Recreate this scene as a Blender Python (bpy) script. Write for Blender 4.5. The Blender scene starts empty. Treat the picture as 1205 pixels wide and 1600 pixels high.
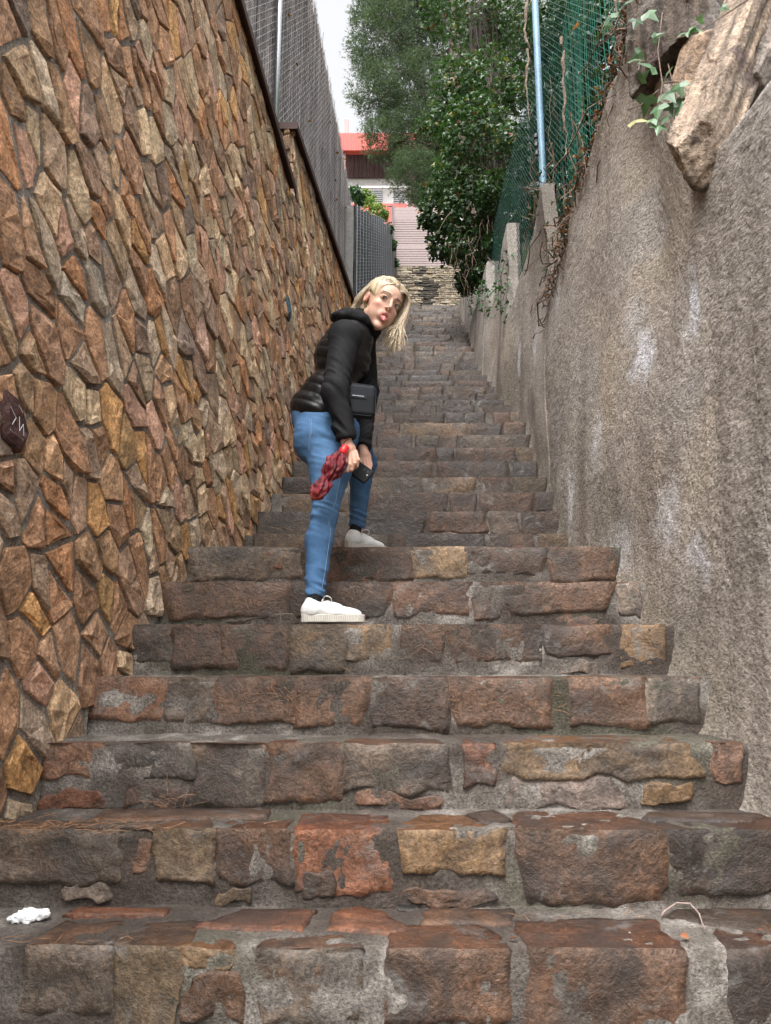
import bpy, math, random
import numpy as np
from mathutils import Vector, Matrix

# ---------------------------------------------------------------- camera, sky, sun, exposure
SC = bpy.context.scene
COL = SC.collection
EYE = 1.60                                   # eye height above the lower landing
PITCH = math.radians(10.8)
FPX = 1150.0                                 # focal length in pixels of a 1205 x 1600 frame

cam_data = bpy.data.cameras.new('camera')
cam = bpy.data.objects.new('camera', cam_data); COL.objects.link(cam)
cam.location = (0, 0, EYE)
cam.rotation_euler = (math.pi / 2 + PITCH, 0, 0)
cam_data.sensor_fit = 'VERTICAL'
cam_data.sensor_height = 24.0
cam_data.lens = 24.0 * FPX / 1600.0
cam_data.clip_start = 0.05
cam_data.clip_end = 2000
SC.camera = cam

world = bpy.data.worlds.new('World'); SC.world = world; world.use_nodes = True
wn = world.node_tree; wn.nodes.clear()
sky = wn.nodes.new('ShaderNodeTexSky'); sky.sky_type = 'NISHITA'; sky.sun_disc = False
sky.sun_elevation = math.radians(58); sky.sun_rotation = math.radians(200)
sky.dust_density = 6.0; sky.air_density = 1.0; sky.ozone_density = 1.0
hsv = wn.nodes.new('ShaderNodeHueSaturation'); hsv.inputs['Saturation'].default_value = 0.08
bg = wn.nodes.new('ShaderNodeBackground'); bg.inputs['Strength'].default_value = 0.15
wo = wn.nodes.new('ShaderNodeOutputWorld')
wn.links.new(sky.outputs[0], hsv.inputs['Color']); wn.links.new(hsv.outputs[0], bg.inputs['Color'])
wn.links.new(bg.outputs[0], wo.inputs['Surface'])

sun_data = bpy.data.lights.new('sun', 'SUN'); sun = bpy.data.objects.new('sun', sun_data); COL.objects.link(sun)
sun_data.energy = 1.1; sun_data.angle = math.radians(35); sun_data.color = (1.0, 0.97, 0.93)
sun.rotation_euler = (math.radians(32), 0, math.radians(-20)); sun.location = (0, -5, 20)

SC.view_settings.view_transform = 'Standard'
SC.view_settings.look = 'None'
SC.view_settings.gamma = 1.0
SC.view_settings.exposure = 1.5
SC.view_settings.use_curve_mapping = False
SC.cycles.use_denoising = True
SC.cycles.max_bounces = 6
SC.cycles.transparent_max_bounces = 8

# ---------------------------------------------------------------- helpers
CT, ST = math.cos(PITCH), math.sin(PITCH)
def at(u, v, D):
    """world point seen at photo pixel (u, v) at forward distance D"""
    x = (u - 602.5) / FPX; y = (800 - v) / FPX
    fy = CT - y * ST; fz = ST + y * CT
    t = D / fy
    return np.array((x * t, D, EYE + fz * t))

def pxm(D, z):
    return FPX / (D * CT + (z - EYE) * ST)

def _hash(ix, iy, iz, seed):
    n = (ix.astype(np.uint32) * np.uint32(374761393) + iy.astype(np.uint32) * np.uint32(668265263)
         + iz.astype(np.uint32) * np.uint32(2246822519) + np.uint32((seed * 3266489917) & 0xffffffff))
    n = (n ^ (n >> np.uint32(13))) * np.uint32(1274126177)
    n = (n ^ (n >> np.uint32(16))) * np.uint32(2654435761)
    n = n ^ (n >> np.uint32(15))
    return n.astype(np.float64) / 4294967295.0

def vnoise(P, scale, seed=0):
    """smooth value noise in [-1, 1]; P is (n, 3), scale = cells per metre (scalar or 3-vector)"""
    Q = np.asarray(P, float) * scale + 1000.0
    I = np.floor(Q).astype(np.int64); F = Q - I; F = F * F * (3 - 2 * F)
    r = 0
    for dx in (0, 1):
        wx = F[:, 0] if dx else 1 - F[:, 0]
        for dy in (0, 1):
            wy = F[:, 1] if dy else 1 - F[:, 1]
            for dz in (0, 1):
                wz = F[:, 2] if dz else 1 - F[:, 2]
                r = r + wx * wy * wz * _hash(I[:, 0] + dx, I[:, 1] + dy, I[:, 2] + dz, seed)
    return r * 2 - 1

def fbm(P, scale, octaves=3, seed=0, gain=0.5):
    r = 0; a = 1.0; s = np.asarray(scale, float)
    for o in range(octaves):
        r = r + a * vnoise(P, s, seed + o * 17); a *= gain; s = s * 2.1
    return r

def wloc(o):
    p = np.zeros(3)
    while o is not None:
        p = p + np.array(o.location); o = o.parent
    return p

class MB:
    """collects geometry (world coordinates) and links it as ONE mesh object"""
    def __init__(self):
        self.v = []; self.t = []; self.q = []; self.c = []; self.n = 0; self.has_c = False
    def add(self, V, tris=None, quads=None, col=None):
        V = np.asarray(V, float).reshape(-1, 3)
        if tris is not None and len(tris): self.t.append(np.asarray(tris, np.int64).reshape(-1, 3) + self.n)
        if quads is not None and len(quads): self.q.append(np.asarray(quads, np.int64).reshape(-1, 4) + self.n)
        if col is None: C = np.tile(np.array((0.5, 0.5, 0.5, 0.5)), (len(V), 1))
        else:
            C = np.asarray(col, float); self.has_c = True
            if C.ndim == 1: C = np.tile(C, (len(V), 1))
            if C.shape[1] == 3: C = np.hstack([C, np.full((len(C), 1), 0.5)])
        self.v.append(V); self.c.append(C); self.n += len(V)
        return self
    def join(self, o):
        off = self.n
        for V, C in zip(o.v, o.c): self.v.append(V); self.c.append(C)
        for t in o.t: self.t.append(t + off)
        for q in o.q: self.q.append(q + off)
        self.n += o.n; self.has_c |= o.has_c
        return self
    def build(self, name, mat, parent=None, smooth=False):
        V = np.vstack(self.v); C = np.vstack(self.c)
        if parent is not None: V = V - wloc(parent)
        T = np.vstack(self.t) if self.t else np.zeros((0, 3), np.int64)
        Q = np.vstack(self.q) if self.q else np.zeros((0, 4), np.int64)
        me = bpy.data.meshes.new(name)
        me.vertices.add(len(V)); me.vertices.foreach_set('co', V.astype(np.float32).ravel())
        nl = 3 * len(T) + 4 * len(Q)
        me.loops.add(nl); me.loops.foreach_set('vertex_index', np.concatenate([T.ravel(), Q.ravel()]).astype(np.int32))
        me.polygons.add(len(T) + len(Q))
        st = np.concatenate([np.arange(len(T)) * 3, 3 * len(T) + np.arange(len(Q)) * 4]).astype(np.int32)
        me.polygons.foreach_set('loop_start', st)
        me.polygons.foreach_set('use_smooth', np.full(len(T) + len(Q), smooth))
        me.update(calc_edges=True)
        if self.has_c:
            a = me.color_attributes.new('tint', 'FLOAT_COLOR', 'POINT')
            a.data.foreach_set('color', C.astype(np.float32).ravel())
        me.validate()
        o = bpy.data.objects.new(name, me); COL.objects.link(o)
        if mat is not None: me.materials.append(mat)
        if parent is not None: o.parent = parent
        return o

def empty(name, loc):
    o = bpy.data.objects.new(name, None); COL.objects.link(o); o.location = tuple(loc); o.empty_display_size = 0.1
    return o

def tag(o, label=None, cat=None, group=None, kind=None):
    if label: o['label'] = label
    if cat: o['category'] = cat
    if group: o['group'] = group
    if kind: o['kind'] = kind
    return o

def box(mb, c, s, col=None, rot=None):
    """box centred at c with full sizes s, optional 3x3 rotation"""
    k = np.array([(x, y, z) for x in (-.5, .5) for y in (-.5, .5) for z in (-.5, .5)]) * np.asarray(s, float)
    if rot is not None: k = k @ np.asarray(rot).T
    mb.add(k + np.asarray(c, float), quads=[(0, 1, 3, 2), (4, 6, 7, 5), (0, 4, 5, 1), (2, 3, 7, 6), (0, 2, 6, 4), (1, 5, 7, 3)], col=col)

def tube(mb, pts, radii, sides=6, col=None, cap=True):
    P = np.asarray(pts, float); n = len(P)
    R = np.full(n, radii) if np.isscalar(radii) else np.asarray(radii, float)
    T = np.gradient(P, axis=0); T /= np.linalg.norm(T, axis=1)[:, None] + 1e-9
    a = np.array((0, 0, 1.0)) if abs(T[0][2]) < .9 else np.array((1.0, 0, 0))
    A = []
    for i in range(n):
        a = a - T[i] * a.dot(T[i]); a = a / (np.linalg.norm(a) + 1e-9); A.append(a)
    A = np.array(A); B = np.cross(T, A)
    th = np.arange(sides) * 2 * math.pi / sides
    V = (P[:, None, :] + R[:, None, None] * (np.cos(th)[None, :, None] * A[:, None, :] + np.sin(th)[None, :, None] * B[:, None, :])).reshape(-1, 3)
    i = np.arange(n - 1)[:, None] * sides; j = np.arange(sides)[None, :]; jn = (j + 1) % sides
    Q = np.stack([i + j, i + jn, i + sides + jn, i + sides + j], -1).reshape(-1, 4)
    tr = []
    if cap:
        V = np.vstack([V, P[:1], P[-1:]]); k = n * sides
        for s in range(sides):
            tr.append((k, (s + 1) % sides, s)); tr.append((k + 1, (n - 1) * sides + s, (n - 1) * sides + (s + 1) % sides))
    mb.add(V, tris=tr, quads=Q, col=col)

def grid_faces(nr, nc, flip=False):
    i = np.arange(nr - 1)[:, None] * nc; j = np.arange(nc - 1)[None, :]
    Q = np.stack([i + j, i + j + 1, i + nc + j + 1, i + nc + j], -1).reshape(-1, 4)
    return Q[:, ::-1] if flip else Q

# ---------------------------------------------------------------- materials
MATS = {}
def new_mat(name):
    m = bpy.data.materials.new(name); m.use_nodes = True; MATS[name] = m
    nt = m.node_tree; return m, nt, nt.nodes['Principled BSDF']

def N(nt, typ, **kw):
    n = nt.nodes.new(typ)
    for k, v in kw.items():
        if k.startswith('in_'):
            key = k[3:]; n.inputs[int(key) if key.isdigit() else key.replace('_', ' ')].default_value = v
        else: setattr(n, k, v)
    return n

def mixc(nt, a, b, fac, mode='MIX'):
    m = N(nt, 'ShaderNodeMix', data_type='RGBA', blend_type=mode)
    for sock, val in ((m.inputs[0], fac), (m.inputs[6], a), (m.inputs[7], b)):
        if hasattr(val, 'links') or hasattr(val, 'is_linked'): nt.links.new(val, sock)
        elif isinstance(val, (int, float)): sock.default_value = val
        else: sock.default_value = (*val[:3], 1)
    return m.outputs[2]

def ramp(nt, src, stops):
    r = N(nt, 'ShaderNodeValToRGB'); nt.links.new(src, r.inputs[0])
    while len(r.color_ramp.elements) < len(stops): r.color_ramp.elements.new(0.5)
    for e, (p, c) in zip(r.color_ramp.elements, stops):
        e.position = p; e.color = (c, c, c, 1) if isinstance(c, (int, float)) else (*c, 1)
    return r.outputs[0]

def noise(nt, vec, scale, detail=4, rough=.6, dist=0):
    n = N(nt, 'ShaderNodeTexNoise', in_Scale=scale, in_Detail=detail, in_Roughness=rough, in_Distortion=dist)
    if vec is not None: nt.links.new(vec, n.inputs['Vector'])
    return n.outputs[0]

def bump(nt, bs, h, strength=.5, dist=.01, prev=None):
    b = N(nt, 'ShaderNodeBump', in_Strength=strength, in_Distance=dist)
    nt.links.new(h, b.inputs['Height'])
    if prev is not None: nt.links.new(prev, b.inputs['Normal'])
    nt.links.new(b.outputs[0], bs.inputs['Normal']); return b.outputs[0]

def stone_material(name, axis, rust=.5, rough=.75, band=1.0, bump_k=1.0, speck=0.0, grime=0.0, rustc=(.36, .175, .07)):
    """natural stone: colour from the piece's own tint, mottling, sedimentary bands, rust patches"""
    m, nt, bs = new_mat(name)
    at_ = N(nt, 'ShaderNodeVertexColor', layer_name='tint'); geo = N(nt, 'ShaderNodeNewGeometry')
    off = N(nt, 'ShaderNodeMath', operation='MULTIPLY', in_1=61.0); nt.links.new(at_.outputs['Alpha'], off.inputs[0])
    add = N(nt, 'ShaderNodeVectorMath', operation='ADD'); nt.links.new(geo.outputs['Position'], add.inputs[0]); nt.links.new(off.outputs[0], add.inputs[1])
    ang = N(nt, 'ShaderNodeMath', operation='MULTIPLY', in_1=37.0); nt.links.new(at_.outputs['Alpha'], ang.inputs[0])
    rot = N(nt, 'ShaderNodeVectorRotate', rotation_type='AXIS_ANGLE'); rot.inputs['Axis'].default_value = axis
    nt.links.new(add.outputs[0], rot.inputs['Vector']); nt.links.new(ang.outputs[0], rot.inputs['Angle'])
    sc = N(nt, 'ShaderNodeVectorMath', operation='MULTIPLY'); sc.inputs[1].default_value = (7, 7, 55)
    nt.links.new(rot.outputs[0], sc.inputs[0])
    bands = noise(nt, sc.outputs[0], 1.0, 3, .6, 1.2)
    mott = noise(nt, add.outputs[0], 11, 6, .65, .4)
    fine = noise(nt, add.outputs[0], 95, 5, .7)
    c = mixc(nt, at_.outputs['Color'], ramp(nt, mott, [(.28, .45), (.5, 1.0), (.74, 1.55)]), .85, 'MULTIPLY')
    c = mixc(nt, c, ramp(nt, bands, [(.3, .55), (.5, 1.0), (.7, 1.45)]), .6 * band, 'MULTIPLY')
    c = mixc(nt, c, ramp(nt, fine, [(.28, .3), (.5, 1.0), (.76, 1.9)]), .85, 'MULTIPLY')
    mid = noise(nt, add.outputs[0], 34, 6, .7, .6)
    c = mixc(nt, c, ramp(nt, mid, [(.3, .45), (.5, 1.0), (.72, 1.6)]), .8, 'MULTIPLY')
    rn = noise(nt, add.outputs[0], 6, 5, .7, .8)
    c = mixc(nt, c, rustc, ramp(nt, rn, [(.56, 0), (.72, rust)]))
    if speck:
        wn_ = noise(nt, geo.outputs['Position'], 4.5, 7, .72, .3)
        c = mixc(nt, c, (.62, .60, .58), ramp(nt, wn_, [(.66, 0), (.76, speck)]))
    crk = noise(nt, add.outputs[0], 9, 3, .6, 1.5)
    crack = ramp(nt, crk, [(.488, 1.0), (.5, .15), (.512, 1.0)])
    c = mixc(nt, c, crack, .3, 'MULTIPLY')
    if grime:
        gn = noise(nt, geo.outputs['Position'], 3.5, 6, .68, .6)
        c = mixc(nt, c, (.030, .025, .023), ramp(nt, gn, [(.44, 0), (.60, grime * .85)]))
        gl = noise(nt, geo.outputs['Position'], 7.5, 7, .7, .5)
        c = mixc(nt, c, (.17, .16, .15), ramp(nt, gl, [(.585, 0), (.70, grime * .75)]))
    nt.links.new(c, bs.inputs['Base Color'])
    rr = ramp(nt, mott, [(.3, rough - .12), (.7, min(1, rough + .12))]); nt.links.new(rr, bs.inputs['Roughness'])
    b = bump(nt, bs, bands, .3 * bump_k * band, .012)
    b = bump(nt, bs, mott, .55 * bump_k, .02, b)
    b = bump(nt, bs, mid, .5 * bump_k, .012, b)
    bump(nt, bs, fine, .5 * bump_k, .006, b)
    return m

def tint_material(name, rough=.85, fine_scale=120, fine_amt=.8, bump_d=.006, bump_s=.6, mott_amt=.5, spec=.5, lo=.4, hi=1.6, stretch=(1, 1, 1)):
    """colour from the 'tint' attribute with grain and relief"""
    m, nt, bs = new_mat(name)
    at_ = N(nt, 'ShaderNodeVertexColor', layer_name='tint'); geo = N(nt, 'ShaderNodeNewGeometry')
    pv = N(nt, 'ShaderNodeVectorMath', operation='MULTIPLY'); pv.inputs[1].default_value = stretch; nt.links.new(geo.outputs['Position'], pv.inputs[0])
    fine = noise(nt, pv.outputs[0], fine_scale, 4, .7)
    mott = noise(nt, geo.outputs['Position'], fine_scale / 12, 5, .65)
    c = mixc(nt, at_.outputs['Color'], ramp(nt, fine, [(.27, lo), (.5, 1.0), (.74, hi)]), fine_amt, 'MULTIPLY')
    c = mixc(nt, c, ramp(nt, mott, [(.28, .5), (.5, 1.0), (.74, 1.45)]), mott_amt, 'MULTIPLY')
    nt.links.new(c, bs.inputs['Base Color']); bs.inputs['Roughness'].default_value = rough
    bs.inputs['Specular IOR Level'].default_value = spec
    if bump_s:
        b = bump(nt, bs, mott, bump_s * .6, bump_d * 2)
        bump(nt, bs, fine, bump_s, bump_d, b)
    return m

def plain(name, col, rough=.6, metal=0, nscale=30, namt=.3, bump_s=.15, bump_d=.003, spec=.5, sheen=0):
    m, nt, bs = new_mat(name)
    geo = N(nt, 'ShaderNodeNewGeometry'); n1 = noise(nt, geo.outputs['Position'], nscale, 5, .65)
    c = mixc(nt, col, ramp(nt, n1, [(.28, .45), (.5, 1.0), (.75, 1.4)]), namt, 'MULTIPLY')
    nt.links.new(c, bs.inputs['Base Color'])
    bs.inputs['Roughness'].default_value = rough; bs.inputs['Metallic'].default_value = metal
    bs.inputs['Specular IOR Level'].default_value = spec
    if sheen: bs.inputs['Sheen Weight'].default_value = sheen
    if bump_s: bump(nt, bs, n1, bump_s, bump_d)
    return m

def leaf_material(name, rough=.4, trans=.25, spec=.5):
    m, nt, bs = new_mat(name)
    at_ = N(nt, 'ShaderNodeVertexColor', layer_name='tint')
    nt.links.new(at_.outputs['Color'], bs.inputs['Base Color']); bs.inputs['Roughness'].default_value = rough
    bs.inputs['Specular IOR Level'].default_value = spec
    tr = N(nt, 'ShaderNodeBsdfTranslucent'); mx = N(nt, 'ShaderNodeMixShader', in_0=trans)
    br = mixc(nt, at_.outputs['Color'], (1.25, 1.35, .7), 1.0, 'MULTIPLY'); nt.links.new(br, tr.inputs['Color'])
    out = nt.nodes['Material Output']
    nt.links.new(bs.outputs[0], mx.inputs[1]); nt.links.new(tr.outputs[0], mx.inputs[2]); nt.links.new(mx.outputs[0], out.inputs['Surface'])
    return m

M_WALLSTONE = stone_material('wall_stone', (1, 0, 0), rust=.5, rough=.8, speck=.75, band=.8, bump_k=1.2)
M_STEPSTONE = stone_material('step_stone', (0, 1, 0), rust=.35, rough=.5, band=.3, bump_k=1.2, speck=.15, grime=.88, rustc=(.20, .082, .034))
M_LEDGE = stone_material('ledge_stone', (0, 1, 0), rust=.3, rough=.8)
M_MORTAR = tint_material('mortar', rough=.88, fine_scale=110, fine_amt=.95, bump_d=.009, bump_s=.9, lo=.25, hi=1.9)
M_ROUGHCAST = tint_material('roughcast', rough=.95, fine_scale=95, fine_amt=1.0, bump_d=.009, bump_s=1.0, mott_amt=.35, spec=.15, lo=.25, hi=1.75, stretch=(1, .55, 1))
M_EARTH = tint_material('earth', rough=.95, fine_scale=30, fine_amt=.8, bump_d=.03, bump_s=.7)
M_LEAF = leaf_material('glossy_leaf', .36, .25, .38)
M_NEEDLE = leaf_material('pine_needle', .55, .35, .3)
M_BARK = tint_material('bark', rough=.9, fine_scale=60, fine_amt=.9, bump_d=.01, bump_s=.8)
M_CAP = plain('rusty_cap', (.055, .022, .016), .6, .2, 40, .7)
M_GALV = plain('galvanised_steel', (.55, .57, .60), .35, .85, 60, .4)
M_BLUE = tint_material('blue_paint', rough=.5, fine_scale=60, fine_amt=.4, bump_d=.002, bump_s=.4)

# ================================================================ THE STAIRCASE
rng = random.Random(7)
STEPS = []                                   # (front edge distance, top height)
for k in range(-4, 7):
    STEPS.append((1.904 + .28 * k, EYE - .686 + .1988 * k))
for Yf, y in ((4.46, .71), (4.72, .90), (5.02, 1.09), (5.34, 1.28), (5.60, 1.47), (5.88, 1.66), (6.15, 1.85), (6.39, 2.04), (6.68, 2.23),
              (7.03, 2.42), (7.40, 2.61), (7.74, 2.80), (8.03, 2.99), (8.34, 3.18), (8.64, 3.37), (8.95, 3.56), (9.18, 3.75), (9.42, 3.94),
              (9.70, 4.13), (9.95, 4.32), (10.23, 4.51)):
    STEPS.append((Yf, EYE + y))
for k in range(1, 14):
    STEPS.append((10.23 + .295 * k, EYE + 4.51 + .192 * k))
Y_TOP = STEPS[-1][0] + .35
S0 = 4                                       # index of the step nearest the frame's bottom edge

def XL(Y):                                   # face of the left wall
    return -1.39 + .115 * Y
_xr = ((-2, 1.17), (1.5, 1.17), (2.46, 1.16), (3.02, 1.125), (3.6, 1.115), (4.46, 1.11), (5.2, 1.15), (5.9, 1.215), (7, 1.215), (8, 1.24), (10.2, 1.235), (12, 1.32), (14, 1.45), (16, 1.56))
def XR(Y):                                   # foot of the right wall
    return np.interp(Y, [a for a, b in _xr], [b for a, b in _xr])
def stair_h(Y):
    z = 0.0
    Y = np.asarray(Y, float); z = np.full(Y.shape, STEPS[0][1] - .2)
    for Yf, zt in STEPS: z = np.where(Y >= Yf, zt, z)
    return z

_sy = [a for a, b in STEPS]; _sz = [b for a, b in STEPS]
def stair_s(Y): return np.interp(Y, _sy, _sz)      # line of the nosings

def mortar_col(P, seed=3):
    g = fbm(P, 5, 3, seed) * .5 + .5; d = fbm(P, (3, 3, 6), 3, seed + 5); e = fbm(P, 16, 2, seed + 9)
    base = np.array((.100, .086, .074)); light = np.array((.25, .228, .205)); dark = np.array((.044, .032, .025)); moss = np.array((.060, .058, .035))
    c = base + (light - base) * np.clip(e * .9 + d * .5 - .15, 0, 1)[:, None]
    c = c + (dark - c) * np.clip(-d * 1.4 + .28, 0, .9)[:, None]
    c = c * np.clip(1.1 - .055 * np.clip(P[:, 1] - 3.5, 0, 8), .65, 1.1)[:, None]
    mm = np.clip((fbm(P, 2.2, 2, seed + 31) - .25) * 1.5, 0, .55)[:, None]
    return c + (moss - c) * mm

def waver(V, Yf): return .014 * fbm(np.stack([V[:, 0], np.full(len(V), Yf), np.zeros(len(V))], -1), 2.6, 2, 21)     # the line of an edge wavers
stair_mb = MB()
for i, (Yf, zt) in enumerate(STEPS):
    zb = STEPS[i - 1][1] if i else zt - .25
    Yn = STEPS[i + 1][0] if i + 1 < len(STEPS) else Y_TOP
    res = .013 if Yf < 3.6 and i >= 3 else (.022 if Yf < 6 else .05)
    nx = int(2.7 / res); nr = max(3, int((zt - zb) / res)); nd = max(3, int((Yn - Yf) / res))
    xl = XL(Yf) - .12; xr = XR(Yf) + .1
    X = np.linspace(xl, xr, nx)
    for part in ('riser', 'tread'):
        if part == 'riser': py = np.full(nr, Yf); pz = np.linspace(zb - .03, zt, nr); nv = np.tile((0., -1., 0.), (nr, 1)); nv[-1] = (0, -.7, .7)
        else: py = np.linspace(Yf, Yn + .03, nd); pz = np.full(nd, zt); nv = np.tile((0., 0., 1.), (nd, 1)); nv[0] = (0, -.7, .7)
        V = np.stack([np.tile(X, len(py)), np.repeat(py, nx), np.repeat(pz, nx)], -1); NV = np.repeat(nv, nx, 0)
        d = .0042 * fbm(V, 9, 3, 1) + .0035 * vnoise(V, 38, 5) + (.002 * vnoise(V, 90, 8) if res < .015 else 0)
        V2 = V + NV * d[:, None]; V2[:, 1] -= waver(V, Yf) * (NV[:, 2] < .9)
        edge = NV[:, 2] * -NV[:, 1] > .2
        V2[edge] += np.stack([np.zeros(edge.sum()), .006 + .010 * np.clip(vnoise(V[edge], 15, 77), 0, 1), -.004 - .012 * np.clip(vnoise(V[edge], 15, 77), 0, 1)], -1)
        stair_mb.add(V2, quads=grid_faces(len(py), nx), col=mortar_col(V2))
# dark drain hole in the mortar of the second tread is a raised disc with its shade painted near-black, built below
staircase = stair_mb.build('staircase', M_MORTAR, smooth=True)
tag(staircase, 'long steep flight of worn stone and mortar steps between two walls', kind='structure')

PAL = dict(
    brown=(.094, .058, .038), dark=(.050, .036, .029), red=(.140, .062, .034), grey=(.108, .094, .078), tan=(.160, .120, .074), pink=(.160, .098, .068),
    blue=(.100, .100, .098), ochre=(.175, .122, .066), violet=(.150, .132, .124), black=(.032, .026, .022), olive=(.092, .074, .048), light=(.20, .18, .155))
PAL = {k: tuple(np.array(v) * np.array((.86, .74, .66)) + np.array((.084, .054, .038)) * .20) for k, v in PAL.items()}

def step_block(i, xl, xr, back, drop, col, nx=9, proud=.0055, seed=0, up=0.0, tread_col=None):
    """a stone of step i: its piece of tread, a crisp worn edge and its piece of riser. up>0: riser-only stone, its top that far below the edge"""
    Yf, zt = STEPS[i]
    r = random.Random(seed * 131 + i * 17 + int(xl * 1000))
    w = xr - xl; sd = seed * 7 + i * 3; mb = MB(); rnd = r.random()
    c = np.array(PAL[col] if isinstance(col, str) else col) * r.uniform(.85, 1.15)
    tc = c * np.array((.62, .50, .44)) + np.array((.022, .008, .003)) if tread_col is None else np.array(tread_col)
    s = np.concatenate([[0, .025], np.linspace(.1, .9, max(3, nx - 4)), [.975, 1]]); nx = len(s)
    ed = np.array((.025, .975))
    nf = max(4, nx // 2)
    sheets = []
    if up <= 0:
        sl, sr = r.uniform(-.02, .28) * w, r.uniform(-.02, .28) * w; rows = []
        for t in np.concatenate([[1, .95], np.linspace(.85, 0, nf)]):
            e = t ** 1.8; rows.append((xl + sl * e, xr - sr * e, Yf + back * t, zt, 0.0, 1.0))
        rows[-1] = (xl, xr, Yf, zt, -.7, .7); sheets.append((rows, True))
    top = zt - up; bl, br_ = r.uniform(-.05, .12) * w, r.uniform(-.05, .12) * w; drop = min(drop * r.uniform(1.0, 1.22), .2 - up); rows = []
    tt = np.concatenate([np.linspace(0, .86, nf), [.96, 1]]) if up <= 0 else np.concatenate([[0, .06], np.linspace(.15, .86, nf), [.95, 1]])
    for t in tt:
        e = t ** 2; f = .10 * w * (1 - t) ** 3 if up > 0 else 0
        rows.append((xl + bl * e + f, xr - br_ * e - f, Yf, top - drop * t, -1.0, 0.0))
    if up <= 0: rows[0] = (xl, xr, Yf, zt, -.7, .7)
    sheets.append((rows, False))
    ph = r.uniform(0, 9)
    for rows, is_tread in sheets:
        nr = len(rows)
        V = np.array([(a_ + (b_ - a_) * q, y, z) for (a_, b_, y, z, ny, nz) in rows for q in s]); NV = np.array([(0, ny, nz) for (a_, b_, y, z, ny, nz) in rows for q in s])
        ii = np.repeat(np.arange(nr), nx); jj = np.tile(np.arange(nx), nr)
        nose = (np.abs(NV[:, 1] * NV[:, 2]) > .2)
        outer = (jj == 0) | (jj == nx - 1) | ((ii == 0) & ~nose) | ((ii == nr - 1) & ~nose)
        j3 = np.stack([vnoise(V, 13, sd + 1), vnoise(V, 13, sd + 2), vnoise(V, 13, sd + 3)], -1) * .019 + np.stack([vnoise(V, 38, sd + 4), vnoise(V, 38, sd + 5), vnoise(V, 38, sd + 6)], -1) * .009
        j3[:, 0] *= np.clip(1 - (1 - np.abs(s[jj] * 2 - 1)) * 4, .08, 1); j3[nose, 1:] = 0
        V2 = V + j3 * (1 - np.abs(NV)) * np.where(nose, 0, 1)[:, None] * np.array((1, 1, 1)); V2[nose, 0] = V[nose, 0] + j3[nose, 0]
        step_ = .008 * np.floor(2.2 * (.5 + .5 * vnoise(V + ph, (9, 9, 14), sd + 7)))          # cleft layers of the split face
        h = proud + (.002 * vnoise(V, 9, sd + 9) - .003 if is_tread else step_ * .8 - .004 + .006 * vnoise(V, 11, sd + 8) + .003 * vnoise(V, 34, sd + 10))
        h = np.where(nose, proud * .9, h); h = np.where(outer, -.009, h)
        V2 = V2 + NV * h[:, None]; V2[:, 1] -= waver(V, Yf) * (NV[:, 2] < .9)
        chip = .014 * np.clip(vnoise(np.stack([V[:, 0], V[:, 0] * 0, V[:, 0] * 0], -1), 17, sd + 12) - .25, 0, 1); V2[nose, 1] += chip[nose]; V2[nose, 2] -= chip[nose]
        loop = list(range(nx)) + [k * nx + nx - 1 for k in range(1, nr)] + [(nr - 1) * nx + k for k in range(nx - 2, -1, -1)] + [k * nx for k in range(nr - 2, 0, -1)]
        L = len(loop); SK = V2[loop] - NV[loop] * .025; base = len(V2)
        sk = [(loop[k], base + k, base + (k + 1) % L, loop[(k + 1) % L]) for k in range(L) if not (nose[loop[k]] and nose[loop[(k + 1) % L]])]
        C = np.tile(tc if is_tread else c, (len(V2), 1))
        if not is_tread and up <= 0: C[ii == 0] = c * 1.35 + .012                                # worn pale edge
        C = np.vstack([C, C[loop]]); C = np.hstack([C, np.full((len(C), 1), rnd)])
        mb.add(np.vstack([V2, SK]), quads=np.vstack([grid_faces(nr, nx, True), np.array(sk)]), col=C)
    return mb

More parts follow.
